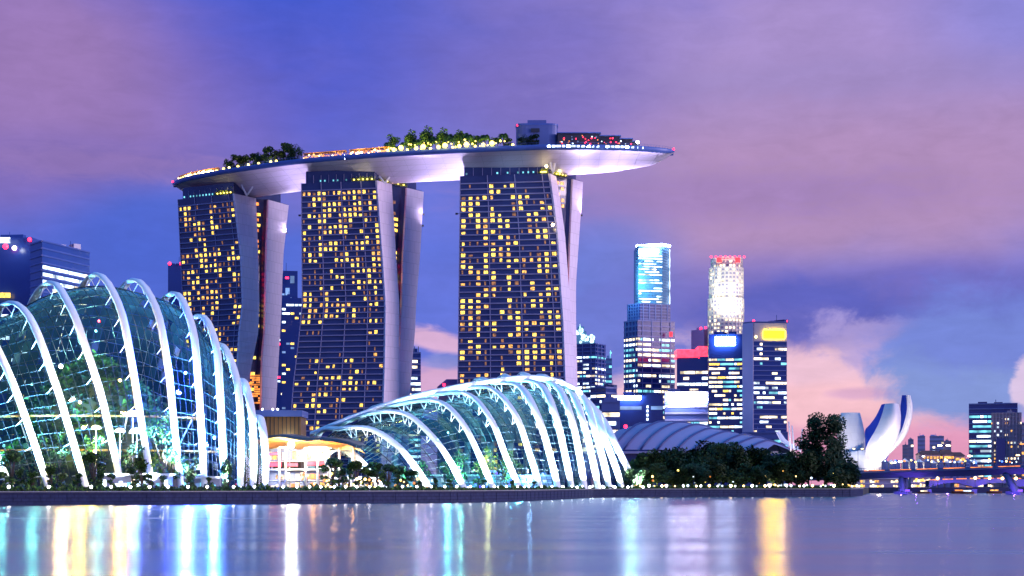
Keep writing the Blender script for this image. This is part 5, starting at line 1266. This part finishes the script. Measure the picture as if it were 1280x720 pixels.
# ------------------------------------------------------------------ trees along the shore
TG = 'dark trees in the shoreline grove'
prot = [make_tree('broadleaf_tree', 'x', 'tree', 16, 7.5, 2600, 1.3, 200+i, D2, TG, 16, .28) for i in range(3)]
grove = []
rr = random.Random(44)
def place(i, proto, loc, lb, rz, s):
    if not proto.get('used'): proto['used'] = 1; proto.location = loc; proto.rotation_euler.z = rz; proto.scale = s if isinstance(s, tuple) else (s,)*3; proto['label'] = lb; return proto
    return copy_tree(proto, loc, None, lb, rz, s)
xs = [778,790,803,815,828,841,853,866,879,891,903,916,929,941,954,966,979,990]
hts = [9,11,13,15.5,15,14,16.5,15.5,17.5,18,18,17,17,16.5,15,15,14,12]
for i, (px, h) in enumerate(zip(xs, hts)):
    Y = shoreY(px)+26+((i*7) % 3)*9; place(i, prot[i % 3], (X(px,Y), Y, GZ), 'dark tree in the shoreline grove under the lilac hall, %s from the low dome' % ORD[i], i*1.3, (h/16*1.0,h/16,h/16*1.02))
for i, (px, h) in enumerate(((797,8),(822,9),(848,8.5),(872,10),(898,9),(923,10),(947,9),(972,10),(1046,11),(1058,10))):
    Y = shoreY(px)+12; lb = 'low tree at the water edge of the grove, %s from the left' % ORD[i]; place(i, prot[(i+1) % 3], (X(px,Y), Y, GZ), lb, i*2.3, (h/16*1.5,h/16*1.5,h/16))
big = make_tree('broadleaf_tree', 'tall round dark tree rising in front of the white museum', 'tree', 30, 10.5, 9000, 1.3, 300, D2, None, 26, .22); big.location = (X(1031,648), 648, GZ); big.scale = (1,1,.97)
t = copy_tree(prot[2], (X(1010,652), 652, GZ), None, 'dark tree leaning against the left side of the tall round tree', .6, (1.0,1.0,1.25)); t['group'] = ''
t = copy_tree(prot[1], (X(1050,650), 650, GZ), None, 'dark tree spreading over the bridge end at the right of the tall round tree', .9, (1.1,1.1,1.0)); t['group'] = ''
for i, px in enumerate((996,1003)):
    copy_tree(prot[i], (X(px,640), 640, GZ), None, ['mid-height dark tree beside the white masts','mid-height dark tree left of the tall round tree'][i], 2.0+i, .95)
# trees and bushes in front of the domes
SG = 'dark trees in front of the domes'
sp = [make_tree('slender_tree', 'x', 'tree', 10, 2.6, 900, .75, 400+i, [M['leafd'], M['leafg']], SG, 10, .2) for i in range(3)]
for i, (px, h) in enumerate(((14,10),(24,6),(40,5.5),(64,6),(78,5),(97,5),(118,9.5),(127,6),(140,5),(166,6),(177,8.5),(188,5),(203,4),(238,4),(262,4),(285,4))):
    Y = shoreY(px)+14+(i % 2)*4; place(i, sp[i % 3], (X(px,Y), Y, GZ), 'dark young tree in front of the tall dome, %s from the left edge' % ORD[i], i*1.7, (h/10*1.2, h/10*1.2, h/10))
for i, (px, h) in enumerate(((415,11),(424,8),(436,9),(447,10),(462,8.5),(472,11),(484,9),(497,8.5),(508,8),(520,7),(545,4.5),(563,4.5),(604,4),(640,4),(667,4))):
    Y = shoreY(px)+16+(i % 3)*4; place(i, sp[i % 3], (X(px,Y), Y, GZ), 'dark tree right of the canopy and before the low dome, %s from the left' % ORD[i], i*1.1, (h/10*1.25, h/10*1.25, h/10*.8))
# continuous low hedge
rr = random.Random(99)
for (p0, p1, hh, lb) in ((-300,345,1.5,'long low dark hedge along the foot of the tall dome'),(345,560,1.3,'low dark hedge between the canopy and the low dome'),(560,800,1.0,'thin low hedge along the foot of the low dome'),(800,1062,1.6,'low dark undergrowth along the foot of the grove')):
    q = MB(); nn = int((p1-p0)*22)
    for i in range(nn):
        px = lerp(p0, p1, rr.random()); Y = shoreY(px)+7.5+rr.random()*4; k = .6+.7*abs(noise.noise(Vector((px*.13,0,0))))*2
        p = Vector((X(px,Y), Y, GZ+rr.random()**1.3*hh*k)); u = Vector((rr.gauss(0,1), rr.gauss(0,1), rr.gauss(0,1))).normalized(); v = u.orthogonal().normalized(); s = .28+.3*rr.random()
        q.quad([p-u*s, p-v*s*.6, p+u*s, p+v*s*.6], 0 if rr.random() < .7 else 1)
    tag(q.build('hedge', [M['leafd'], M['leafg']]), lb, 'hedge', 'hedges along the promenade')
# ------------------------------------------------------------------ promenade lamps
n_ = 0
def prom_lamp(px, r, m, label, group, e=0, h=1.0, py=None):
    Y = shoreY(px)+1.6; x = X(px, Y); t = thing('promenade_lamp', label, 'lamp', (x, Y, GZ), group)
    q = MB(); q.tube([Vector((x,Y,GZ)), Vector((x,Y,GZ+h))], [.09,.07], 0, 6); q.box((x,Y,GZ+.06), (.4,.4,.12)); q.build('post', M['dark'], t)
    MB().ball((x,Y,GZ+h+r*.6), r, 0, 9, 6).build('globe', E[m], t)
    if e: light('POINT', 'lamp_light', (x, Y-.8, GZ+h+.8), e, (.9,.95,1), t, r)
for i, px in enumerate((11,61,114,139,163,187,210,235,259,292,318)): prom_lamp(px, .34, 'star' if i in (0,1,2,4,5) else 'white', 'white globe lamp on the seawall before the tall dome, %s from the left' % ORD[i], 'seawall lamps before the tall dome', 160)
for i, px in enumerate((354,371,387,401,418,432,446,462,503,521,539,556,571,588,604,618,633,647,661,677,690,703,715,728,741,753,766,778)): prom_lamp(px, .32, 'white', 'white globe lamp on the seawall between canopy and low dome end, %s from the canopy' % ORD[i], 'seawall lamps before the canopy and low dome', 120)
for i in range(30):
    px = 790+i*8.6+((i*37) % 5)
    if px > 1048: break
    prom_lamp(px, .30+.12*(i % 3), ('white','lampw','white','cool','flare')[i % 5], 'small lamp on the seawall under the dark grove, %s from the low dome' % ORD[i], 'seawall lamps under the grove')
rr = random.Random(5); cols5 = ('lampw','orange','lampg','cool','gold')
for i in range(40):
    px = 792+rr.random()*265; Y = shoreY(px)+9+rr.random()*5; z = GZ+.8+rr.random()**2*7; x = X(px,Y)
    t = thing('garden_lantern', 'small lantern glinting among the dark trunks of the grove', 'lantern', (x,Y,GZ), 'lanterns in the grove'); q = MB(); q.bar((x,Y,GZ), (x,Y,z), .06, 0, 4); q.build('post', M['dark'], t)
    MB().ball((x,Y,z), .22+.25*rr.random(), 0, 7, 5).build('globe', E[cols5[i % 5]], t)
for i, px in enumerate((818, 868, 914, 962)): dl('ground_spotlight', 'ground spotlight greening the grove foliage, %s from the left' % ORD[i], px, shoreY(px)+14, GZ+1.2, 450, (.7,1,.3), 'lampg', .3, 'ground spotlights in the grove')
rr = random.Random(15)
for i in range(46):
    px = (345+rr.random()*70) if i < 22 else (440+rr.random()*105); Y = shoreY(px)+9+rr.random()*4; z = GZ+.7+rr.random()*(4.5 if i < 22 else 3); x = X(px,Y)
    t = thing('garden_lantern', 'small warm lantern low before the canopy and low dome', 'lantern', (x,Y,GZ), 'lanterns before the canopy'); q = MB(); q.bar((x,Y,GZ), (x,Y,z), .06, 0, 4); q.build('post', M['dark'], t)
    MB().ball((x,Y,z), .2+.25*rr.random(), 0, 7, 5).build('globe', E[('lampw','lampg','gold','orange','shop')[i % 5]], t)
for o in bpy.data.objects:
    if o.get('group') == '': del o['group']
    if 'used' in o.keys(): del o['used']
